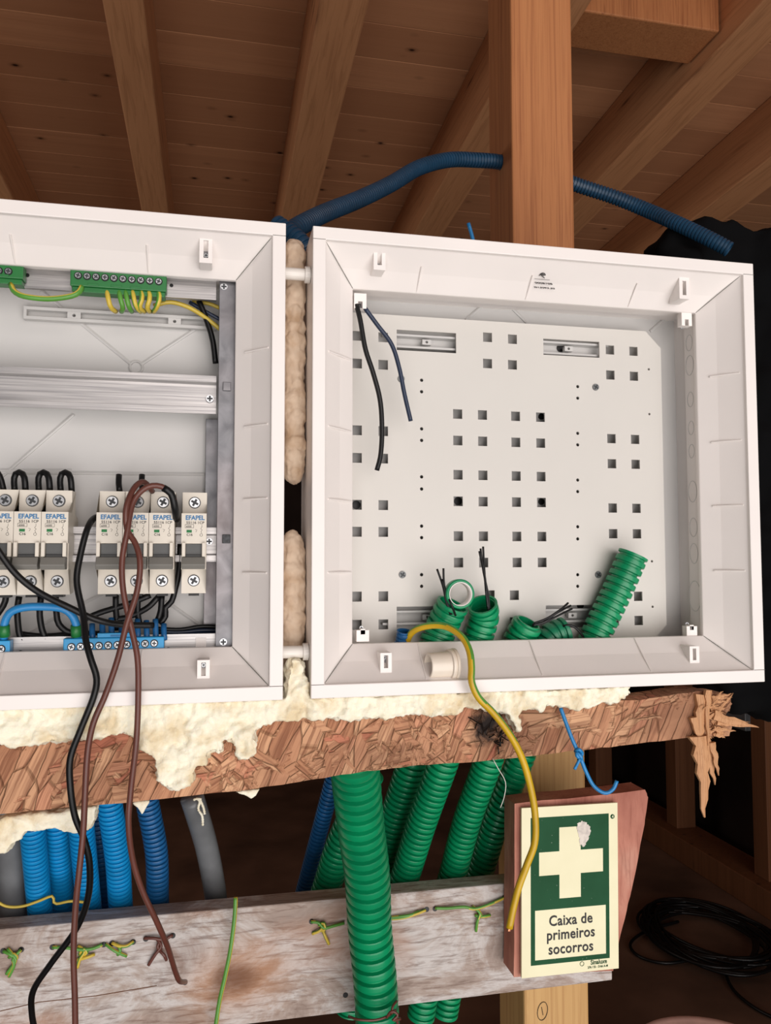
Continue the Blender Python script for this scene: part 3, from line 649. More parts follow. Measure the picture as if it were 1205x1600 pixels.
# terminal blocks
def terminal(name, label, xa, xb_, ya, yb, Y, mat, n, group, screws, ins=0):
    A = at(xa, ya, Y); B = at(xb_, yb, Y); zc = A.z
    root = thing('terminal_block', label, 'terminal block', ((A.x+B.x)/2, Y+.008, B.z), group)
    z1, z0 = A.z, at(xa, yb, Y).z
    if ins: z1, z0 = ins
    bd = box('body', A.x, B.x, Y, Y+.009, z0, z1, mat, root, .0006)
    w = (B.x-A.x)
    if mat is M['tgreen']:
        box('lower_step', A.x+.001, B.x-.001, Y+.0015, Y+.011, z0-.0035, z0, mat, root, .0004)
        for f in (.18, .42, .62): box('bridge_tab', A.x+w*f, A.x+w*f+.007, Y-.0006, Y+.002, z0+.0006, z0+.0022, mat, root, .0002)
    else: box('raised_tab', A.x+w*.33, A.x+w*.66, Y+.001, Y+.008, z1, z1+.003, mat, root, .0003); box('tab_slot', A.x+w*.46, A.x+w*.56, Y+.0006, Y+.0012, z1+.0006, z1+.0018, M['ink_blue'], root)
    for px, py in screws:
        p = at(px, py, Y-.0002); bm = bmesh.new(); sweep(bm, [Vector((p.x, Y-.0003, p.z)), Vector((p.x, Y+.0005, p.z))], .0026, 18); h = fin('screw_well', bm, M['black'], root)
        screw(Vector((p.x, Y-.0005, p.z)), .0020, h, rot=random.random())
    return root
g10 = [(122+14.0*k, 430.5+1.05*k) for k in range(10)]
TG = terminal('t', 'long green earth terminal block with ten screws on top rail', 110, 260, 421, 457, .030, M['tgreen'], 10, 'terminal blocks', g10, ins=(at(112, 421, .03).z, at(112, 446, .03).z))
terminal('t', 'green earth terminal block cut off at left edge', -70, 36, 410, 440, .030, M['tgreen'], 3, 'terminal blocks', [(-2, 423), (13, 424)], ins=(at(10, 413, .03).z, at(10, 434, .03).z))
b10 = [(111.5+14.4*k, 1011-.65*k) for k in range(10)]
TB = terminal('t', 'long blue neutral terminal block with ten screws on bottom rail', 99, 256, 993, 1023, .030, M['tblue'], 10, 'terminal blocks', b10, ins=(at(101, 998, .03).z, at(101, 1023, .03).z))
terminal('t', 'blue neutral terminal block cut off at left edge', -60, 15, 1000, 1026, .030, M['tblue'], 2, 'terminal blocks', [(2, 1014)], ins=(at(2, 1001, .03).z, at(2, 1027, .03).z))

# ================================================================== WIRES in the left box
YG = [M['yellow'], M['wgreen']]
def lw(label, pts, r_, mat, group=None, cat='wire', name='electrical_wire', **k):
    o = wire(name, pts, r_, mat, **k); tag(o, label, cat, group); return o
lw('green-yellow jumper wire between the two green terminal blocks', pw([(17, 444, .033), (22, 455, .03), (38, 463, .028), (75, 467, .028), (110, 463, .028), (124, 456, .029), (128, 447, .032)]), .0019, YG, stripe=2.2, phase=.2)
for i, (px, m) in enumerate(zip((167, 186, 196, 207, 220, 232, 247), (0, 1, 1, 0, 0, 0, 0))):
    dx = (181, 190, 206, 220, 226, 234, 240)[i]
    lw('short earth wire curling down from the long green terminal block, '+['leftmost', 'second from left', 'third from left', 'middle one', 'third from right', 'second from right', 'rightmost'][i], pw([(px, 452, .034), (px+2, 466, .031), (px+6 if i < 4 else px-2, 480, .033), (dx, 487, .040)]), .0017, YG, group='earth wires below the green block', stripe=2.4, phase=[4.6, 1.2, 1.2, 5.6, .2, 5.4, .3][i])
lw('yellow and green wire running right behind the steel side rail', pw([(240, 478, .046), (265, 472, .047), (292, 479, .048), (318, 494, .049), (345, 515, .050)]), .0016, YG, stripe=1.5, phase=3.6)
lw('thin green-yellow wire passing behind the top of the side rail', pw([(300, 472, .058), (325, 474, .058), (345, 482, .058)]), .0014, YG, stripe=2.0, phase=3.0)
lw('dark blue wire curving behind the top of the side rail', pw([(296, 472, .054), (318, 485, .054), (345, 500, .054)]), .0014, M['wnavy'])
lw('black wire dropping behind the side rail from the top rail', pw([(311, 470, .050), (322, 498, .050), (332, 530, .050), (337, 568, .052)]), .0021, M['black'])
lw('long black wire leaving the group of three and hanging below the enclosure', pw([(168, 808, .030), (150, 808, .028), (137, 825, .016), (125, 870, .012), (120, 910, .010), (130, 960, .006), (134, 1000, -.002), (142, 1030, -.006), (151, 1060, -.007), (146, 1090, -.008), (126, 1140, -.006), (110, 1185, -.004), (110, 1230, -.004), (117, 1275, .0), (131, 1310, .004), (140, 1350, .01), (138, 1400, .02), (120, 1450, .03), (80, 1505, .04), (52, 1548, .05), (50, 1585, .06), (58, 1625, .07)]), .0021, M['black'])
lw('black wire sagging from the left edge to the blue terminal block', pw([(-15, 840, .006), (0, 864, .008), (25, 897, .010), (60, 925, .012), (110, 950, .012), (150, 968, .014), (190, 976, .020), (240, 977, .028)]), .0021, M['black'])
bl = lw('brown wire looping over the third breaker and ending at the lower plank', pw([(275.5, 808, .0195), (274, 796, .0135), (270, 775, .010), (252, 760, .008), (228, 762, .006), (208, 785, .004), (199, 830, -.001), (191, 875, -.003), (193, 925, -.004), (206, 985, -.005), (215, 1030, -.007), (216, 1090, -.007), (213, 1160, -.005), (205, 1230, .0), (201, 1285, .004), (207, 1340, .012), (222, 1390, .02), (245, 1440, .03), (262, 1480, .05), (274, 1518, .08), (281, 1533, .10), (290, 1534, .19)]), .0019, M['brown'])
wire('insulating_sleeve', pw([(276, 812, .0215), (273.5, 795, .0133), (268, 772, .0098), (255, 762, .0082)]), .0024, M['black'], bl)
br2 = lw('brown wire crossing the first brown wire and hanging straight down out of view', pw([(238, 768, .028), (230, 757, .018), (221, 753, .012), (208, 765, .006), (197, 795, .001), (199, 828, .001), (212, 850, -.001), (219, 880, -.004), (214, 925, -.005), (198, 975, -.007), (184, 1030, -.009), (165, 1085, -.010), (146, 1130, -.010), (137, 1175, -.008), (133, 1240, -.006), (130, 1300, -.003), (124, 1360, .0), (118, 1420, .005), (115, 1490, .01), (117, 1560, .015), (118, 1625, .02)]), .0019, M['brown'])
lw('thick light-blue jumper wire arching between the blue terminal blocks', pw([(6, 1000, .034), (7, 975, .032), (16, 957, .030), (38, 949, .029), (70, 948, .029), (98, 951, .029), (113, 962, .030), (120, 980, .032), (121, 1000, .034)]), .0026, M['wblue'])
for px, lab in ((118.5, 'green ferrule on the right end of the light-blue jumper'), (6.5, 'green ferrule on the left end of the light-blue jumper')):
    bm = bmesh.new(); sweep(bm, [at(px, 977, .0315), at(px+1, 994, .0335)], .0034, 16); tag(fin('ferrule', bm, M['tgreen'], None, True), lab, 'ferrule', 'ferrules on the blue jumper')
for px, c_ in ((28, 'brown'), (66, 'brown'), (100, 'black')):
    lw({28: 'leftmost short brown and black loop above the left breaker row', 66: 'middle short loop above the left breaker row', 100: 'black short loop above the rightmost breaker of the left row'}[px],
       pw([(px-5, 768, .042), (px-6, 748, .043), (px-1, 738, .042), (px+8, 741, .040), (px+11, 752, .039), (px+12, 768, .040)]), .0021, M['black'], 'wire loops above the left breakers')
lw('black wire entering the top at far left edge', pw([(-10, 730, .04), (0, 745, .04), (6, 768, .04)]), .002, M['black'])
for a, b, lab in (((186, 742), (187, 768), 'short black wire stub above the first breaker of three'), ((222, 742), (223, 768), 'short black wire stub above the middle breaker of three')):
    lw(lab, pw([(*a, .046), ((a[0]+b[0])/2-1, (a[1]+b[1])/2, .044), (*b, .041)]), .0021, M['black'], 'wire stubs above the breakers')
for pts, lab in (([(30, 932), (27, 955), (30, 990), (36, 1000)], 'black wire below the left row, leftmost'), ([(64, 932), (62, 960), (66, 985), (72, 998)], 'black wire below the left row, middle'),
                 ([(87, 932), (88, 955), (92, 975), (108, 988), (125, 985)], 'black wire below the left row bending right to the ferrule'),
                 ([(181, 930), (181, 950), (184, 985)], 'black wire straight below the first breaker of three'), ([(216, 930), (215, 955), (218, 975)], 'black wire below the middle breaker of three'),
                 ([(253, 930), (251, 955), (246, 970)], 'black wire below the third breaker of three'),
                 ([(282, 850), (280, 890), (274, 920), (268, 940), (258, 950), (259, 962), (250, 975)], 'kinked black wire between third breaker and the single breaker'),
                 ([(235, 930), (200, 944), (160, 956), (135, 966)], 'black wire slanting left below the three breakers'),
                 ([(248, 932), (230, 950), (200, 964), (180, 968)], 'second black wire slanting left below the three breakers'),
                 ([(10, 915), (8, 940), (-4, 960)], 'black wire below the breaker at the left edge')):
    lw(lab, pw([(x, y, .042) for x, y in pts]), .0021, M['black'], 'black wires below the breakers')
for i, (px, py) in enumerate(((144, 975), (160, 972), (174, 966), (190, 978), (215, 968), (229, 970), (243, 968), (256, 975))):
    lw('short navy wire end standing in the long blue terminal block, '+['leftmost', 'second from left', 'third from left', 'fourth from left', 'fourth from right', 'third from right', 'second from right', 'rightmost'][i], pw([(px, py, .040), (px, py+12, .038), (px+1, 1000, .036)]), .0020, M['blue_dark'], 'wire ends in the blue terminal block')
for k in range(3):
    lw(['upper', 'middle', 'lower'][k]+' dark wire running right behind the side rail along the bottom', pw([(240+k*6, 982+k*5, .050), (280, 984+k*4, .052), (315, 979+k*6, .054), (350, 980+k*5, .055)]), .0016, M['wnavy'] if k else M['black'], 'dark wires along the bottom rail')
for k in range(3):
    lw(['highest', 'middle', 'lowest'][k]+' of the black wires along the back at lower left', pw([(28, 990+k*4, .056), (70, 994+k*3, .056), (120, 990+k*4, .056), (160, 990, .056)]), .002, M['black'], 'black wires at lower left')

# ================================================================== RIGHT BOX CONTENTS
lw('thin black wire hanging from the upper left catch over the plate', pw([(557, 476, .028), (563, 500, .027), (571, 545, .027), (583, 582, .028), (594, 625, .030), (597, 670, .032), (595, 710, .033), (589, 735, .034)]), .0018, M['black'])
lw('thin navy wire hanging from the upper left catch to a bare tip', pw([(570, 481, .029), (590, 508, .030), (612, 538, .031), (624, 575, .032), (632, 615, .033), (642, 658, .034)]), .0016, M['wnavy'])
def cond(label, pts, r_, mat, name='corrugated_conduit', group=None, **k):
    o = conduit(name, pts, r_, mat, **k); tag(o, label, 'conduit', group); return o
G1 = 'green conduits inside the right enclosure'
cond('short green conduit in enclosure nearest the plug, crossed by the yellow wire', pw([(676, 1020, .0435), (688, 985, .0435), (708, 944, .036)]), .0122, M['green'], group=G1, pitch=.0058)
rc = at(718, 928, .026)
bm = bmesh.new(); n = 40
rings = []
for yy, r_ in ((-.003, .0085), (-.003, .0104), (-.0018, .0108), (.004, .0106), (.0055, .0098), (.0055, .0085), (-.003, .0085)):
    rings.append([bm.verts.new((rc.x+r_*math.cos(a), rc.y+yy, rc.z+r_*math.sin(a))) for a in [k*2*math.pi/n for k in range(n)]])
for a, b in zip(rings, rings[1:]):
    for k in range(n): bm.faces.new((a[k], a[(k+1) % n], b[(k+1) % n], b[k]))
bmesh.ops.remove_doubles(bm, verts=bm.verts, dist=1e-6)
rg_ = tag(fin('conduit_ring', bm, M['green'], None, True), 'cut ring of green conduit with white lining resting on a conduit end', 'conduit ring')
bm = bmesh.new(); rings = [[bm.verts.new((rc.x+r_*math.cos(a), rc.y+yy, rc.z+r_*math.sin(a))) for a in [k*2*math.pi/n for k in range(n)]] for yy, r_ in ((-.0034, .0087), (-.0034, .0082), (.006, .0080), (.006, .0084))]
for a, b in zip(rings, rings[1:]):
    for k in range(n): bm.faces.new((a[k], a[(k+1) % n], b[(k+1) % n], b[k]))
fin('white_lining', bm, M['white'], rg_, True)
cond('short green conduit second from the left inside the right enclosure', pw([(740, 1022, .0435), (749, 992, .043), (757, 962, .039), (754, 944, .034)]), .0112, M['green'], group=G1, pitch=.0062)
cond('low green conduit stub third from the left inside the right enclosure', pw([(802, 1020, .0435), (813, 996, .043), (826, 972, .038)]), .0118, M['green'], group=G1, pitch=.0062)
cond('dark green conduit stub leaning right in shadow inside the right enclosure', pw([(846, 1012, .0435), (862, 994, .0435), (884, 984, .0435)]), .0105, M['green_shaded'], group=G1, pitch=.005)
cond('tall green conduit leaning right across the plate of the right enclosure', pw([(920, 1020, .0435), (936, 982, .0432), (964, 925, .041), (990, 866, .038)]), .0118, M['green'], group=G1, pitch=.0062)
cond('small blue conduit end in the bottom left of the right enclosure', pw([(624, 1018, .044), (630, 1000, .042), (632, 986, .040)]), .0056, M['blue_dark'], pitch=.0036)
def bundle(label, strands, parent_label=None):
    root = None
    for i, s in enumerate(strands):
        o = wire('string', pw(s), .0008, M['black'], seg=6, step=.002)
        if root is None:
            root = thing('pull_string', label, 'string', Vector(o.location), 'black pull strings in the conduits')
        attach(o, root)
bundle('black pull string splitting in two beside the green ring', [[(704, 960, .028), (697, 938, .026), (692, 915, .027), (683, 889, .028)], [(706, 960, .028), (699, 938, .026), (694, 912, .027), (693, 888, .028)], [(712, 962, .026), (706, 945, .022), (698, 930, .025), (690, 905, .027)]])
bundle('tall black pull string rising from the second green conduit', [[(765, 960, .03), (762, 938, .03), (757, 900, .031), (749, 861, .032)], [(764, 960, .03), (760, 930, .03), (757, 890, .031), (755, 854, .032)], [(766, 960, .03), (763, 930, .03), (755, 890, .031), (751, 857, .032)], [(762, 950, .03), (759, 910, .03), (754, 880, .031), (751, 866, .032)]])
bundle('black pull string reaching up right from the third conduit stub', [[(832, 976, .032), (850, 972, .03), (870, 958, .03), (892, 946, .032)], [(832, 978, .032), (852, 972, .03), (872, 962, .03), (894, 951, .032)], [(834, 974, .032), (855, 966, .03), (875, 953, .03), (888, 942, .032)]])
lw('thin black wire between the two right-hand conduits in the enclosure', pw([(880, 978, .036), (892, 977, .034), (903, 984, .034), (912, 996, .036)]), .0010, M['black'])
yw = lw('thick yellow-green earth wire curving out of the right enclosure over the sign', pw([(634, 1008, .040), (642, 990, .036), (656, 981, .030), (678, 977, .022), (700, 980, .014), (722, 995, .004), (734, 1018, -.004), (737, 1045, -.008), (737, 1065, -.010), (748, 1090, -.010), (772, 1115, -.008), (797, 1148, -.006), (816, 1185, -.004), (828, 1225, -.002), (836, 1270, .0), (836, 1315, .002), (824, 1350, .004), (811, 1385, .004), (802, 1420, .004), (796, 1450, .004)]), .00245, [M['mustard'], M['wgreen']], stripe=2.2, phase=3.1, twist=.035, seg=16)
p = at(796, 1450, .004); q = at(795, 1454, .004); bm = bmesh.new(); sweep(bm, [p, q], .0015, 10); fin('copper_end', bm, M['copper'], yw)

# ================================================================== BLUE CONDUIT over the top
cond('long dark blue conduit arching through the upright post and into black cloth', pw([(440, 372, .10), (470, 352, .12), (510, 332, .16), (560, 312, .20), (610, 288, .24), (655, 262, .27), (700, 250, .29), (740, 250, .300), (785, 254, .306), (845, 268, .31), (905, 290, .310), (960, 308, .30), (1010, 328, .285), (1060, 350, .255), (1110, 374, .232), (1140, 390, .222)]), .0082, M['navy'], pitch=.0040, depth=.13)
cond('short dark blue conduit dropping into the gap between enclosures', pw([(430, 350, .085), (448, 362, .08), (465, 375, .075), (480, 392, .073), (498, 415, .074)]), .0078, M['navy'], pitch=.0040, depth=.13)
lw('thin blue wire end sticking up behind the right enclosure', pw([(741, 385, .12), (738, 370, .12), (732, 349, .12)]), .0017, M['wblue'])

# ================================================================== OSB SHELF + FOAM
YO = .018
bot = [(-60, 1276), (0, 1272), (100, 1262), (250, 1249), (400, 1232), (480, 1219), (560, 1207), (640, 1197), (720, 1192), (820, 1182), (900, 1173), (980, 1164), (1080, 1152), (1140, 1150)]
top = [(1138, 1085), (1090, 1080), (1000, 1094), (840, 1094), (800, 1096), (793, 1112), (775, 1104), (758, 1110), (745, 1092), (400, 1094), (0, 1110), (-60, 1112)]
pl = rough_line(pxpoly(bot, YO), .0004)+rough_line(pxpoly([(1140, 1150), (1146, 1130), (1134, 1118), (1144, 1100), (1138, 1085)], YO), .0012, 4)[1:-1]+rough_line(pxpoly(top, YO), .0004)
# charred notch
nm = sheet_mesh(pl, [], .026); nm.transform(Matrix.Translation((0, YO+.013, 0)))
bmn = bmesh.new(); bmn.from_mesh(nm)
osb = fin('strand_board', bmn, M['osb'], None, False, bevel=.0006)
tag(osb, 'rough-edged strand board shelf under both enclosures, splintered at its right end', 'board')
cpt = at(765, 1135, YO); CHAR.inputs[1].default_value = cpt-Vector(osb.location)
# torn strands on the face of the board
def sliver(name, A, B, w, th, mat, parent, jag=3, bend=0):
    """torn wooden splinter tapering from A to B"""
    A, B = Vector(A), Vector(B); d = B-A; L = d.length; d.normalize(); s = d.cross(Vector((0, 1, 0))).normalized(); n = 9; bm = bmesh.new(); R_ = []
    for i in range(n+1):
        f = i/n; c = A+d*L*f+Vector((0, -bend*math.sin(f*math.pi)*L, 0))+s*w*random.uniform(-.12, .12)
        ww = w*(1-f**1.6*.93)*random.uniform(.8, 1.1); tt = th*(1-f*.7)
        R_.append([bm.verts.new(c+s*a*ww/2+Vector((0, b*tt/2, 0))) for a, b in ((-1, -.6), (0, -1), (1, -.5), (1, .6), (0, 1), (-1, .7))])
    for a, b in zip(R_, R_[1:]):
        for k in range(6): bm.faces.new((a[k], a[(k+1) % 6], b[(k+1) % 6], b[k]))
    bm.faces.new(R_[0]); bm.faces.new(R_[-1]); return fin(name, bm, mat, parent)
SP = [((1092, 1150), (1101, 1277), 34, .006), ((1100, 1140), (1118, 1226), 20, .005), ((1112, 1160), (1122, 1212), 14, .004), ((1096, 1085), (1092, 1170), 22, .007), ((1106, 1078), (1106, 1165), 12, .005),
      ((1085, 1120), (1096, 1165), 16, .005), ((1115, 1118), (1184, 1137), 16, .004), ((1120, 1128), (1186, 1136), 10, .003), ((1112, 1124), (1172, 1128), 8, .003), ((1112, 1092), (1143, 1084), 9, .003), ((1118, 1112), (1146, 1083), 7, .003), ((1105, 1100), (1130, 1080), 9, .003),
      ((1118, 1145), (1133, 1152), 12, .004), ((1112, 1130), (1136, 1118), 10, .003), ((1110, 1110), (1134, 1106), 10, .003), ((1115, 1138), (1150, 1142), 8, .003)]
for k in range(34):
    x = random.uniform(1092, 1122); y = random.uniform(1088, 1150); SP.append(((x, y), (x+random.uniform(8, 30), y+random.uniform(-14, 12)), random.uniform(3, 7), .002))
for a, b, w, th in SP:
    Y = YO-.002+random.uniform(-.003, .004); sliver('splinter', at(*a, Y), at(*b, Y-.003), w/ppm(Y), th, M['splinter'], osb, bend=random.uniform(-.02, .03))
for k in range(26):   # charred fibres around the notch
    x = random.uniform(738, 792); y = random.uniform(1108, 1175)-abs(x-765)*.3; a = random.uniform(0, 6.28); L = random.uniform(6, 16)
    bm = bmesh.new(); sweep(bm, resample(catmull([at(x, y, YO-.0005), at(x+L*.5*math.cos(a), y+L*.5*math.sin(a), YO-.002), at(x+L*math.cos(a), y+L*math.sin(a), YO-.0004)], 4), .002), .0004, 5); fin('charred_fibre', bm, M['black'], osb)

YF = .010
ft = [(-50, 1160), (0, 1160), (30, 1163), (60, 1160), (100, 1158), (150, 1153), (175, 1148), (205, 1148), (212, 1152), (219, 1166), (226, 1174), (240, 1181), (246, 1192), (247, 1214), (252, 1226), (262, 1231), (275, 1236), (290, 1228), (300, 1214), (308, 1196), (320, 1190), (330, 1176), (342, 1180), (348, 1172), (346, 1156), (352, 1152), (370, 1162), (374, 1187), (385, 1186), (398, 1172), (402, 1158), (396, 1142), (410, 1134), (440, 1126), (470, 1122), (500, 1122), (550, 1124), (600, 1122), (625, 1120), (645, 1114), (670, 1113), (700, 1116), (718, 1112), (724, 1104), (745, 1106), (772, 1110), (790, 1112), (800, 1128), (808, 1142), (814, 1138), (808, 1116), (822, 1108), (845, 1110), (870, 1102), (900, 1106), (925, 1104), (935, 1098), (965, 1098), (975, 1092), (985, 1085), (983, 1076)]
up2 = [(983, 1072), (860, 1076), (700, 1080), (600, 1084), (487, 1088), (487, 1080), (470, 1030), (452, 1030), (446, 1090), (300, 1092), (100, 1098), (-50, 1100)]
me = sheet_mesh(pxpoly(ft, YF)+pxpoly([(983, 1068)], YF)+pxpoly(up2, YF), [], .020); me.transform(Matrix.Translation((0, YF+.006, 0)))
fo = lump('expanding_foam', me, M['foam'], .0013, .0028, 90, None, .0022, 240, smooth_it=3)
zlim = -.0006
# keep the foam under the box bottoms
for v in fo.data.vertices:
    w = v.co+Vector(fo.location)
    if w.z > zlim-.0002 and not (-.0184 < w.x < 0): v.co.z = zlim-fo.location.z
tag(fo, 'cream expanding foam squeezed out along the underside of both enclosures', 'foam')
lo = [(-40, 1286), (0, 1283), (10, 1274), (40, 1273), (100, 1268), (152, 1258), (150, 1280), (140, 1298), (120, 1302), (100, 1300), (85, 1292), (60, 1298), (40, 1298), (34, 1310), (18, 1320), (8, 1333), (-10, 1330), (-40, 1320)]
me = sheet_mesh(pxpoly(lo, .03), [], .016); me.transform(Matrix.Translation((0, .036, 0)))
tag(lump('expanding_foam', me, M['foam'], .0012, .002, 90, None, .0012, 220, seed=3), 'cream foam dripping below the strand board at lower left', 'foam')
for L, lab in (([(205, 1254), (236, 1250), (228, 1264), (222, 1272), (214, 1262)], 'small foam drip beneath the board between the blue conduits'), ([(368, 1238), (408, 1232), (400, 1244), (393, 1248), (380, 1242)], 'small foam drip beneath the board right of grey pipe')):
    me = sheet_mesh(pxpoly(L, .034), [], .008); me.transform(Matrix.Translation((0, .038, 0)))
    tag(lump('foam_drip', me, M['foam'], .0008, .0008, 200, seed=5), lab, 'foam')
# foam bulging in the gap between the boxes
def blobs(L, label, mat=M['foam_old']):
    bm = bmesh.new()
    for px, py, r_, Y in L:
        p = at(px, py, Y); bmesh.ops.create_icosphere(bm, subdivisions=3, radius=r_, matrix=Matrix.Translation(p) @ Matrix.Diagonal((.8, 1, 1.1, 1)))
    me = bpy.data.meshes.new('b'); bm.to_mesh(me); bm.free(); o = lump('expanding_foam', me, mat, .0011, .0014, 130, smooth_it=3, amp2=.0008, freq2=300)
    xa, xb_ = -.0182-o.location.x, -.0002-o.location.x
    for v in o.data.vertices: v.co.x = max(xa, min(xb_, v.co.x))
    return tag(o, label, 'foam', 'foam in the gap between enclosures')
blobs([(460, y, r_, .038) for y, r_ in ((398, .0105), (420, .009), (445, .010), (462, .0105), (490, .0095), (512, .010), (535, .011), (558, .0105), (585, .0095), (600, .0095), (625, .011), (650, .011), (672, .0095), (695, .0105), (715, .0105), (735, .009))]+[(455, y, .008, .042) for y in range(395, 745, 14)], 'lumpy tan foam filling the upper gap between the two enclosures')
blobs([(458, y, r_, .036) for y, r_ in ((850, .009), (870, .0105), (892, .0115), (915, .012), (940, .012), (965, .0115), (990, .011), (1012, .0105), (1035, .010), (1058, .012), (1078, .012))]+[(452, y, .009, .04) for y in range(855, 1085, 14)], 'lumpy tan foam filling the lower gap between the two enclosures')
# blue string on the board
bs = thing('blue_string', 'blue knotted string hanging from the board in front of the post', 'string', at(905, 1175, .010))
wire('cord', pw([(876, 1106, .012), (884, 1128, .010), (893, 1152, .008), (902, 1172, .008), (908, 1186, .008), (916, 1206, .008), (928, 1228, .008), (945, 1239, .008), (958, 1233, .007), (964, 1220, .006)]), .0014, M['wblue'], bs, .002)
wire('cord', pw([(903, 1174, .0075), (907, 1183, .006), (903, 1192, .007), (898, 1202, .006)]), .0011, M['wblue'], bs, .002)
wire('knot', pw([(899, 1174, .0085), (905, 1171, .005), (910, 1178, .007), (903, 1183, .005), (901, 1176, .006), (909, 1184, .005), (904, 1188, .009)]), .0013, M['wblue'], bs, .0015)

# ================================================================== PLANK, SIGN
YP = .20
zt1 = at(400, 1416, YP).z; zb1 = at(600, 1575, YP).z; xe = at(957, 1525, YP).x
plank = box('weathered_plank', -.75, xe, YP, YP+.024, zb1, zt1, M['plank'], bevel=.0012); tag(plank, 'weathered grey plank nailed across the post below the enclosures', 'plank')
kc = at(368, 1528, YP)-Vector(plank.location)
for m_ in PK: m_.inputs['Location'].default_value = (-kc.x*.7, 0, -kc.z)
lnp = bmesh.new(); P_ = pw([(0, 1580), (60, 1566), (150, 1556), (245, 1540)], YP-.00005); sweep(lnp, P_, .00035, 5); fin('crack', lnp, M['stud'], plank)
for px, py in ((228, 1467), (270, 1462), (82, 1480), (162, 1476), (175, 1474), (208, 1472), (5, 1486), (33, 1484), (487, 1440), (667, 1421), (680, 1420), (789, 1402), (289, 1535), (540, 1555)):
    p = at(px, py, YP-.0002); bm = bmesh.new(); sweep(bm, [p, p+Vector((0, .0006, 0))], .0024, 12); fin('drilled_hole', bm, M['black'], plank)
def tie(label, strands, mats=YG, stripe=2.6):
    root = thing('wire_tie', label, 'wire tie', at(*strands[0][0], YP-.002), 'wire ties on the plank')
    for i, s in enumerate(strands):
        n = len(s); P_ = [at(x, y, YP-.0018-.0022*math.sin(math.pi*k/(n-1))) for k, (x, y) in enumerate(s)]
        wire('strand', P_, .0014, mats, root, .002, 8, stripe=stripe, phase=random.uniform(-1, 3), twist=.06)
tie('green-yellow wire tie at far left of the plank', [[(5, 1486), (14, 1490), (22, 1494), (33, 1484)], [(12, 1482), (20, 1492), (24, 1502), (10, 1522)], [(28, 1490), (20, 1498), (22, 1508), (14, 1526)], [(14, 1496), (20, 1490), (27, 1496), (20, 1500)]])
tie('green-yellow wire tie crossing behind the hanging brown and black wires', [[(82, 1480), (105, 1481), (128, 1484), (145, 1482), (160, 1476)], [(122, 1478), (132, 1486), (125, 1498), (121, 1512)], [(120, 1500), (135, 1496), (148, 1491)], [(124, 1492), (130, 1482), (136, 1488), (128, 1494)]])
tie('short green-yellow wire tie just right of the crossed one', [[(165, 1475), (180, 1486), (198, 1494)], [(175, 1473), (186, 1478), (198, 1478), (209, 1471)], [(182, 1474), (188, 1484), (184, 1492)]])
tie('rusty brown wire tie beside the end of the brown wire', [[(225, 1466), (240, 1466), (256, 1468), (270, 1461)], [(246, 1468), (252, 1478), (242, 1492), (232, 1508)], [(248, 1484), (256, 1492), (260, 1500)], [(250, 1470), (246, 1480), (252, 1484)]], [M['brown']], None)
tie('green-yellow wire tie left of the big green conduit', [[(486, 1440), (498, 1442), (506, 1450), (520, 1447), (538, 1442)], [(505, 1446), (500, 1454), (488, 1459)], [(503, 1450), (508, 1462), (514, 1475)], [(498, 1446), (506, 1442), (508, 1452), (500, 1454)]])
tie('yellow wire strand emerging right of the big green conduit', [[(608, 1436), (630, 1434), (650, 1428), (665, 1422)], [(609, 1434), (640, 1430), (655, 1424)]])
tie('green-yellow wire tie nearest the sign', [[(680, 1419), (700, 1419), (725, 1417), (742, 1420), (765, 1413), (790, 1402)], [(742, 1418), (750, 1426), (746, 1440), (744, 1455)], [(745, 1432), (756, 1432), (766, 1430)], [(738, 1416), (748, 1424), (752, 1432), (742, 1430)]])
lw('loose green-yellow wire hanging over the front of the plank', pw([(368, 1402, .1885), (368, 1412, .1885), (366, 1440, .1885), (360, 1485, .188), (352, 1525, .188), (343, 1565, .188), (336, 1612, .188)]), .0019, YG, stripe=3.0, phase=.7)
# pink board
YB = .170
bl_ = pxpoly([(804, 1256), (1008, 1234), (1013, 1246), (1005, 1300), (985, 1400), (970, 1460), (958, 1517), (803, 1527)], YB)
pkb = sheet('backing_board', rough_line(bl_+[bl_[0]], .0006, 5)[:-1], [], .026, YB, M['pinkboard'], None, .0008)
tag(pkb, 'slanted pinkish wooden board fixed on the plank end behind the sign', 'board')
YS = .164
C4 = [at(*p, YS) for p in ((819, 1529), (971, 1512), (961, 1255), (811.6, 1262.7))]   # BL BR TR TL
def sq_(u_, v_): return (C4[0]*(1-u_)+C4[1]*u_)*(1-v_)+(C4[3]*(1-u_)+C4[2]*u_)*v_
sw = ((C4[1]-C4[0]).length+(C4[2]-C4[3]).length)/2; sh = ((C4[3]-C4[0]).length+(C4[2]-C4[1]).length)/2
sc_ = sum(C4, Vector())/4; sang = -math.atan2((C4[1]-C4[0]+C4[2]-C4[3]).z, (C4[1]-C4[0]+C4[2]-C4[3]).x)
sign = thing('first_aid_sign', 'cream and green first aid sign with white cross on the pinkish board', 'sign', sc_)
def sloc(L): # local sign coords (origin centre, metres) -> world xz
    c_, s_ = math.cos(sang), math.sin(sang); return [(sc_.x+x*c_+z*s_, sc_.z-x*s_+z*c_) for x, z in L]
def rr(x0, x1, z0, z1): return [(x0, z0), (x1, z0), (x1, z1), (x0, z1)]
def sp_(u_, v_): return ((u_-.5)*sw, (v_-.5)*sh)
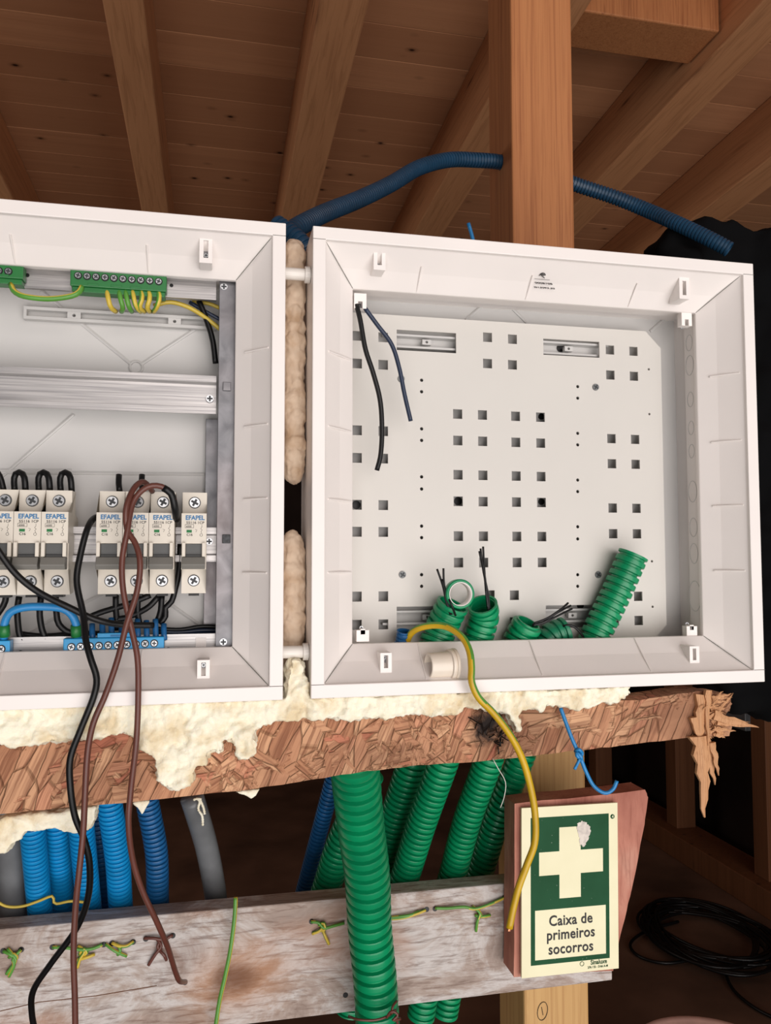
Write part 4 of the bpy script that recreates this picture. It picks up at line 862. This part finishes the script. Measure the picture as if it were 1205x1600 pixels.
# positions as fractions of the sign (v up)
sheet('sign_plate', sloc(rr(-sw/2, sw/2, -sh/2, sh/2)), [], .0028, YS, M['cream'], sign, .0004)
gx0, gz0 = sp_(.092, .068); gx1, gz1 = sp_(.905, .938)
c0x, c0z = sp_(.177, .517+.058); c1x, c1z = sp_(.842, .66+.058)
cx0, _ = sp_(.385, 0); cx1, _ = sp_(.608, 0); _, zlo = sp_(0, .448); _, zhi = sp_(0, .872)
_, ar0 = sp_(0, .590); _, ar1 = sp_(0, .730)
cross = [(cx0, zlo), (cx1, zlo), (cx1, ar0), (c1x, ar0), (c1x, ar1), (cx1, ar1), (cx1, zhi), (cx0, zhi), (cx0, ar1), (c0x, ar1), (c0x, ar0), (cx0, ar0)]
px0, pz0 = sp_(.135, .096); px1, pz1 = sp_(.868, .388)
sheet('green_field', sloc(rr(gx0, gx1, gz0, gz1)), [sloc(cross), sloc(rr(px0, px1, pz0, pz1))], .0002, YS-.0002, M['signgreen'], sign)
def st(name, s, u_, v_, size, bold, mat, align='CENTER', xs=1, spacing=1):
    x, z = sloc([sp_(u_, v_)])[0]; return text(name, s, x, z, YS-.0003, size, mat, sign, bold, align, xs, sang, spacing)
st('sign_text', 'Caixa de', .502, .291, .0128, .00022, M['ink'], xs=.90, spacing=1.05); st('sign_text', 'primeiros', .502, .208, .0128, .00022, M['ink'], xs=.90, spacing=1.05); st('sign_text', 'socorros', .502, .124, .0128, .00022, M['ink'], xs=.90, spacing=1.05)
st('maker_text', 'Sinaluxe', .79, .040, .0056, .00008, M['signgreen'], xs=.88); st('maker_text', '276 / 55 - 5166 A-M', .78, .018, .0027, .00002, M['signgreen'], xs=.9)
x, z = sloc([sp_(.945, .918)])[0]; sheet('number_badge', circ(x, z, .0021, 16), [], .0002, YS-.0002, M['signgreen'], sign); text('badge_number', '4', x, z-.001, YS-.0005, .0032, M['cream'], sign, .0001, 'CENTER')
x, z = sloc([sp_(.69, .048)])[0]; bm = bmesh.new(); x, z = sloc([sp_(.615, .050)])[0]
sweep(bm, [Vector((x+.0019*math.cos(k*.5236), YS-.0003, z+.0019*math.sin(k*.5236))) for k in range(13)], .0002, 5); fin('maker_mark', bm, M['signgreen'], sign)
sm = [sp_(a, b) for a, b in ((.60, .752), (.596, .80), (.575, .85), (.565, .87), (.57, .89), (.62, .905), (.66, .895), (.70, .87), (.71, .83), (.69, .79), (.66, .76), (.63, .748), (.615, .765))]
sheet('paint_smear', sloc(rough_line(sm+[sm[0]], .0008, 5)[:-1]), [], .0002, YS-.0004, M['smear'], sign)

# ================================================================== LOWER CONDUITS
def dn(L, label, r_px, mat, group, ref=.23, **k):
    return cond(label, pw(L), r_px/2/ppm(ref), mat, group=group, **k)
GB = 'blue conduits behind the plank'; GG = 'green conduits behind the plank'
ext = lambda a, b, f: (a[0]+(b[0]-a[0])*f, a[1]+(b[1]-a[1])*f)
def strt(top_, bot_, Yt, Yb, bow=0):
    """conduit from under the board to behind the plank and on below it"""
    Ym = (Yt+Yb)/2; mid = ((top_[0]+bot_[0])/2+bow, (top_[1]+bot_[1])/2)
    e1 = ext(bot_, top_, 1.35); e2 = ext(top_, bot_, 1.45); e3 = ext(top_, bot_, 2.2)
    return [(e1[0], e1[1], Yt-.01), (*top_, Yt), (*mid, Ym), (*bot_, Yb), (e2[0], e2[1], Yb+.01), ((e2[0]+e3[0])/2-2, e3[1], Yb+.02)]
dn(strt((50, 1290), (63, 1430), .2, .245), 'light blue conduit beside the grey pipe at lower left', 34, M['blue'], GB, ref=.245)
dn(strt((88, 1285), (99, 1428), .225, .275), 'second light blue conduit from the left, tied with yellow wire', 35, M['blue'], GB, ref=.275)
dn(strt((126, 1280), (140, 1425), .205, .25), 'third light blue conduit from the left behind brown wire', 35, M['blue'], GB, ref=.25)
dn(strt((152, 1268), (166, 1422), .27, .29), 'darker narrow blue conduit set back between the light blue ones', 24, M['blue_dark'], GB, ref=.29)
dn(strt((172, 1260), (189, 1420), .2, .245, 3), 'rightmost light blue conduit of the close group', 35, M['blue'], GB, ref=.245)
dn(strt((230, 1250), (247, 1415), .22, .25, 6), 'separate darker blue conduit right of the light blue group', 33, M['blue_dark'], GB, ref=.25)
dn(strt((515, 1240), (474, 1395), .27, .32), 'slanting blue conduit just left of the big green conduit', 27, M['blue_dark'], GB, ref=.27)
dn(strt((560, 1255), (508, 1395), .22, .26, -4), 'green conduit half hidden behind the big green conduit', 46, M['green'], GG, ref=.25, pitch=.0062)
dn(strt((640, 1205), (590, 1375), .255, .305, -2), 'green conduit immediately right of the big one', 47, M['green'], GG, ref=.30, pitch=.0062)
dn(strt((690, 1200), (630, 1380), .20, .25, -2), 'green conduit second right of the big one', 47, M['green'], GG, ref=.24, pitch=.0062)
dn(strt((762, 1192), (706, 1372), .20, .25, -4), 'green conduit third right of the big one, left of a leaning pair', 46, M['green'], GG, ref=.24, pitch=.0062)
dn(strt((812, 1190), (749, 1370), .235, .275, -4), 'rightmost green conduit behind the plank, nearest the sign', 44, M['green'], GG, ref=.255, pitch=.0062)
bigc = cond('big green corrugated conduit hanging in front of the weathered plank', pw([(553, 1180, .060), (556, 1215, .075), (564, 1290, .10), (574, 1370, .125), (578, 1450, .145), (586, 1530, .155), (590, 1600, .16), (592, 1650, .16)]), .0188, M['green'], pitch=.0108, depth=.17)
for pts, label, w in (([(318, 1230, .19), (300, 1246, .20), (305, 1262, .205), (322, 1320, .235), (334, 1380, .25), (338, 1420, .255), (342, 1560, .26), (342, 1700, .26)], 'smooth grey pipe with foam streaks right of the blue conduits', 34), ([(12, 1250, .21), (14, 1290, .22), (18, 1350, .24), (20, 1410, .25), (22, 1560, .26), (22, 1700, .26)], 'smooth grey pipe at the left edge beneath the foam drip', 38)):
    bm = bmesh.new(); sweep(bm, resample(catmull(pw(pts if w == 38 else pts[1:]), 8), .004), w/2/ppm(.24), 24); tag(fin('grey_pipe', bm, M['grey'], None, True), label, 'pipe', 'smooth grey pipes')
gp = bpy.data.objects['grey_pipe']; bm = bmesh.new()
for pts in ([(306, 1247), (312, 1252), (310, 1264), (316, 1275), (317, 1290)], [(313, 1250), (318, 1262), (320, 1272)], [(302, 1250), (308, 1248), (315, 1249)]):
    P = resample(catmull([at(x, y, .187) for x, y in pts], 6), .001); sweep(bm, P, lambda i: .0007+.0006*abs(math.sin(i*1.7)), 7)
fin('foam_streak', bm, M['foam'], gp, True)
lw('thin frayed thread hanging from the charred notch of the board', pw([(770, 1185, .012), (778, 1200, .010), (790, 1222, .010), (788, 1245, .011), (782, 1262, .012)]), .0003, M['bolt'], cat='thread', name='frayed_thread', seg=5)
lw('yellow wire tied round the blue conduits at lower left', pw([(-10, 1405, .215), (10, 1416, .218), (35, 1416, .220), (60, 1408, .222), (82, 1400, .222), (86, 1412, .222), (110, 1408, .222), (135, 1410, .225)]), .0012, YG, stripe=1.5, phase=4)
lw('thin brown wire twisted round the bottom of the big green conduit', pw([(545, 1588, .136), (560, 1593, .128), (585, 1594, .126), (605, 1588, .128), (618, 1578, .136)]), .0010, M['brown'])
wk = [[(604, 1590, .127), (612, 1580, .124), (622, 1586, .124), (614, 1594, .123), (626, 1592, .126)], [(612, 1584, .124), (614, 1572, .126), (620, 1564, .13)], [(618, 1588, .124), (622, 1600, .126)]]
root = thing('wire_knot', 'rusty wire knot at the side of the big green conduit', 'wire knot', at(612, 1586, .126))
for s in wk: wire('strand', pw(s), .0011, M['brown'], root, .002, 7)

# ================================================================== RIGHT BACKGROUND
cl = [(1040, 352), (1052, 338), (1090, 333), (1150, 336), (1240, 350), (1280, 600), (1280, 1000), (1240, 1112), (1206, 1118), (1160, 1108), (1120, 1060), (1100, 900), (1090, 700), (1070, 500), (1036, 430)]
me = sheet_mesh(pxpoly(cl, .26), [], .05); me.transform(Matrix.Translation((0, .285, 0)))
tag(lump('black_cloth', me, M['rubber'], .006, .016, 9, None, .014, 22, smooth_it=8), 'black cloth draped behind the right side of the right enclosure', 'cloth')
# coil
cc0 = atz(1105, 1470, FZ)+Vector((0, 0, .02)); coil = thing('cable_coil', 'loose coil of black cable lying on the floor at lower right', 'cable', cc0)
bm = bmesh.new(); pts = []
for k in range(16*18):
    a = k/18*2*math.pi; rr2 = .17+.045*noise.noise(Vector((k*.045, 1.3, 0)))+.028*math.sin(k*.61); e = .05*noise.noise(Vector((k*.02, 4, 9)))
    pts.append(cc0+Vector((math.cos(a)*rr2*1.15+e, math.sin(a)*rr2*1.4+e*1.2, .005+.018*abs(noise.noise(Vector((k*.07, 8, 2)))))))
sweep(bm, resample(catmull(pts, 3), .02), .0055, 7); fin('loops', bm, M['black'], coil, True)
wire('loose_loop', [atz(x, y, FZ+.01) for x, y in ((1060, 1440), (1010, 1455), (985, 1475), (1000, 1495), (1040, 1505), (1080, 1500))], .0055, M['black'], coil, .02)
wire('cable_tail', [atz(x, y, FZ+.01) for x, y in ((1130, 1510), (1145, 1545), (1180, 1575), (1230, 1600))], .0055, M['black'], coil, .02)
# bin
bc = at(1118, 1640, .95); bz = at(1118, 1577, 1.12).z
bn = thing('plastic_bin', 'pale pinkish plastic bin top at the bottom right corner', 'bin', (bc.x, .95, FZ))
def lathe(prof, c, n=48):
    bm = bmesh.new(); R_ = [[bm.verts.new((c[0]+r_*math.cos(k*2*math.pi/n), c[1]+r_*math.sin(k*2*math.pi/n), z)) for k in range(n)] for r_, z in prof]
    for a, b in zip(R_, R_[1:]):
        for k in range(n): bm.faces.new((a[k], a[(k+1) % n], b[(k+1) % n], b[k]))
    bm.faces.new(R_[0]); bm.faces.new(R_[-1]); return bm
fin('bin_body', lathe([(.13, FZ+.001), (.155, bz-.03)], (bc.x, .95)), M['bin'], bn, True)
fin('bin_lid', lathe([(.168, bz-.035), (.172, bz-.03), (.172, bz-.006), (.165, bz), (.155, bz-.004), (.15, bz-.009), (.05, bz-.006), (.01, bz-.005)], (bc.x, .95)), M['lid'], bn, True)
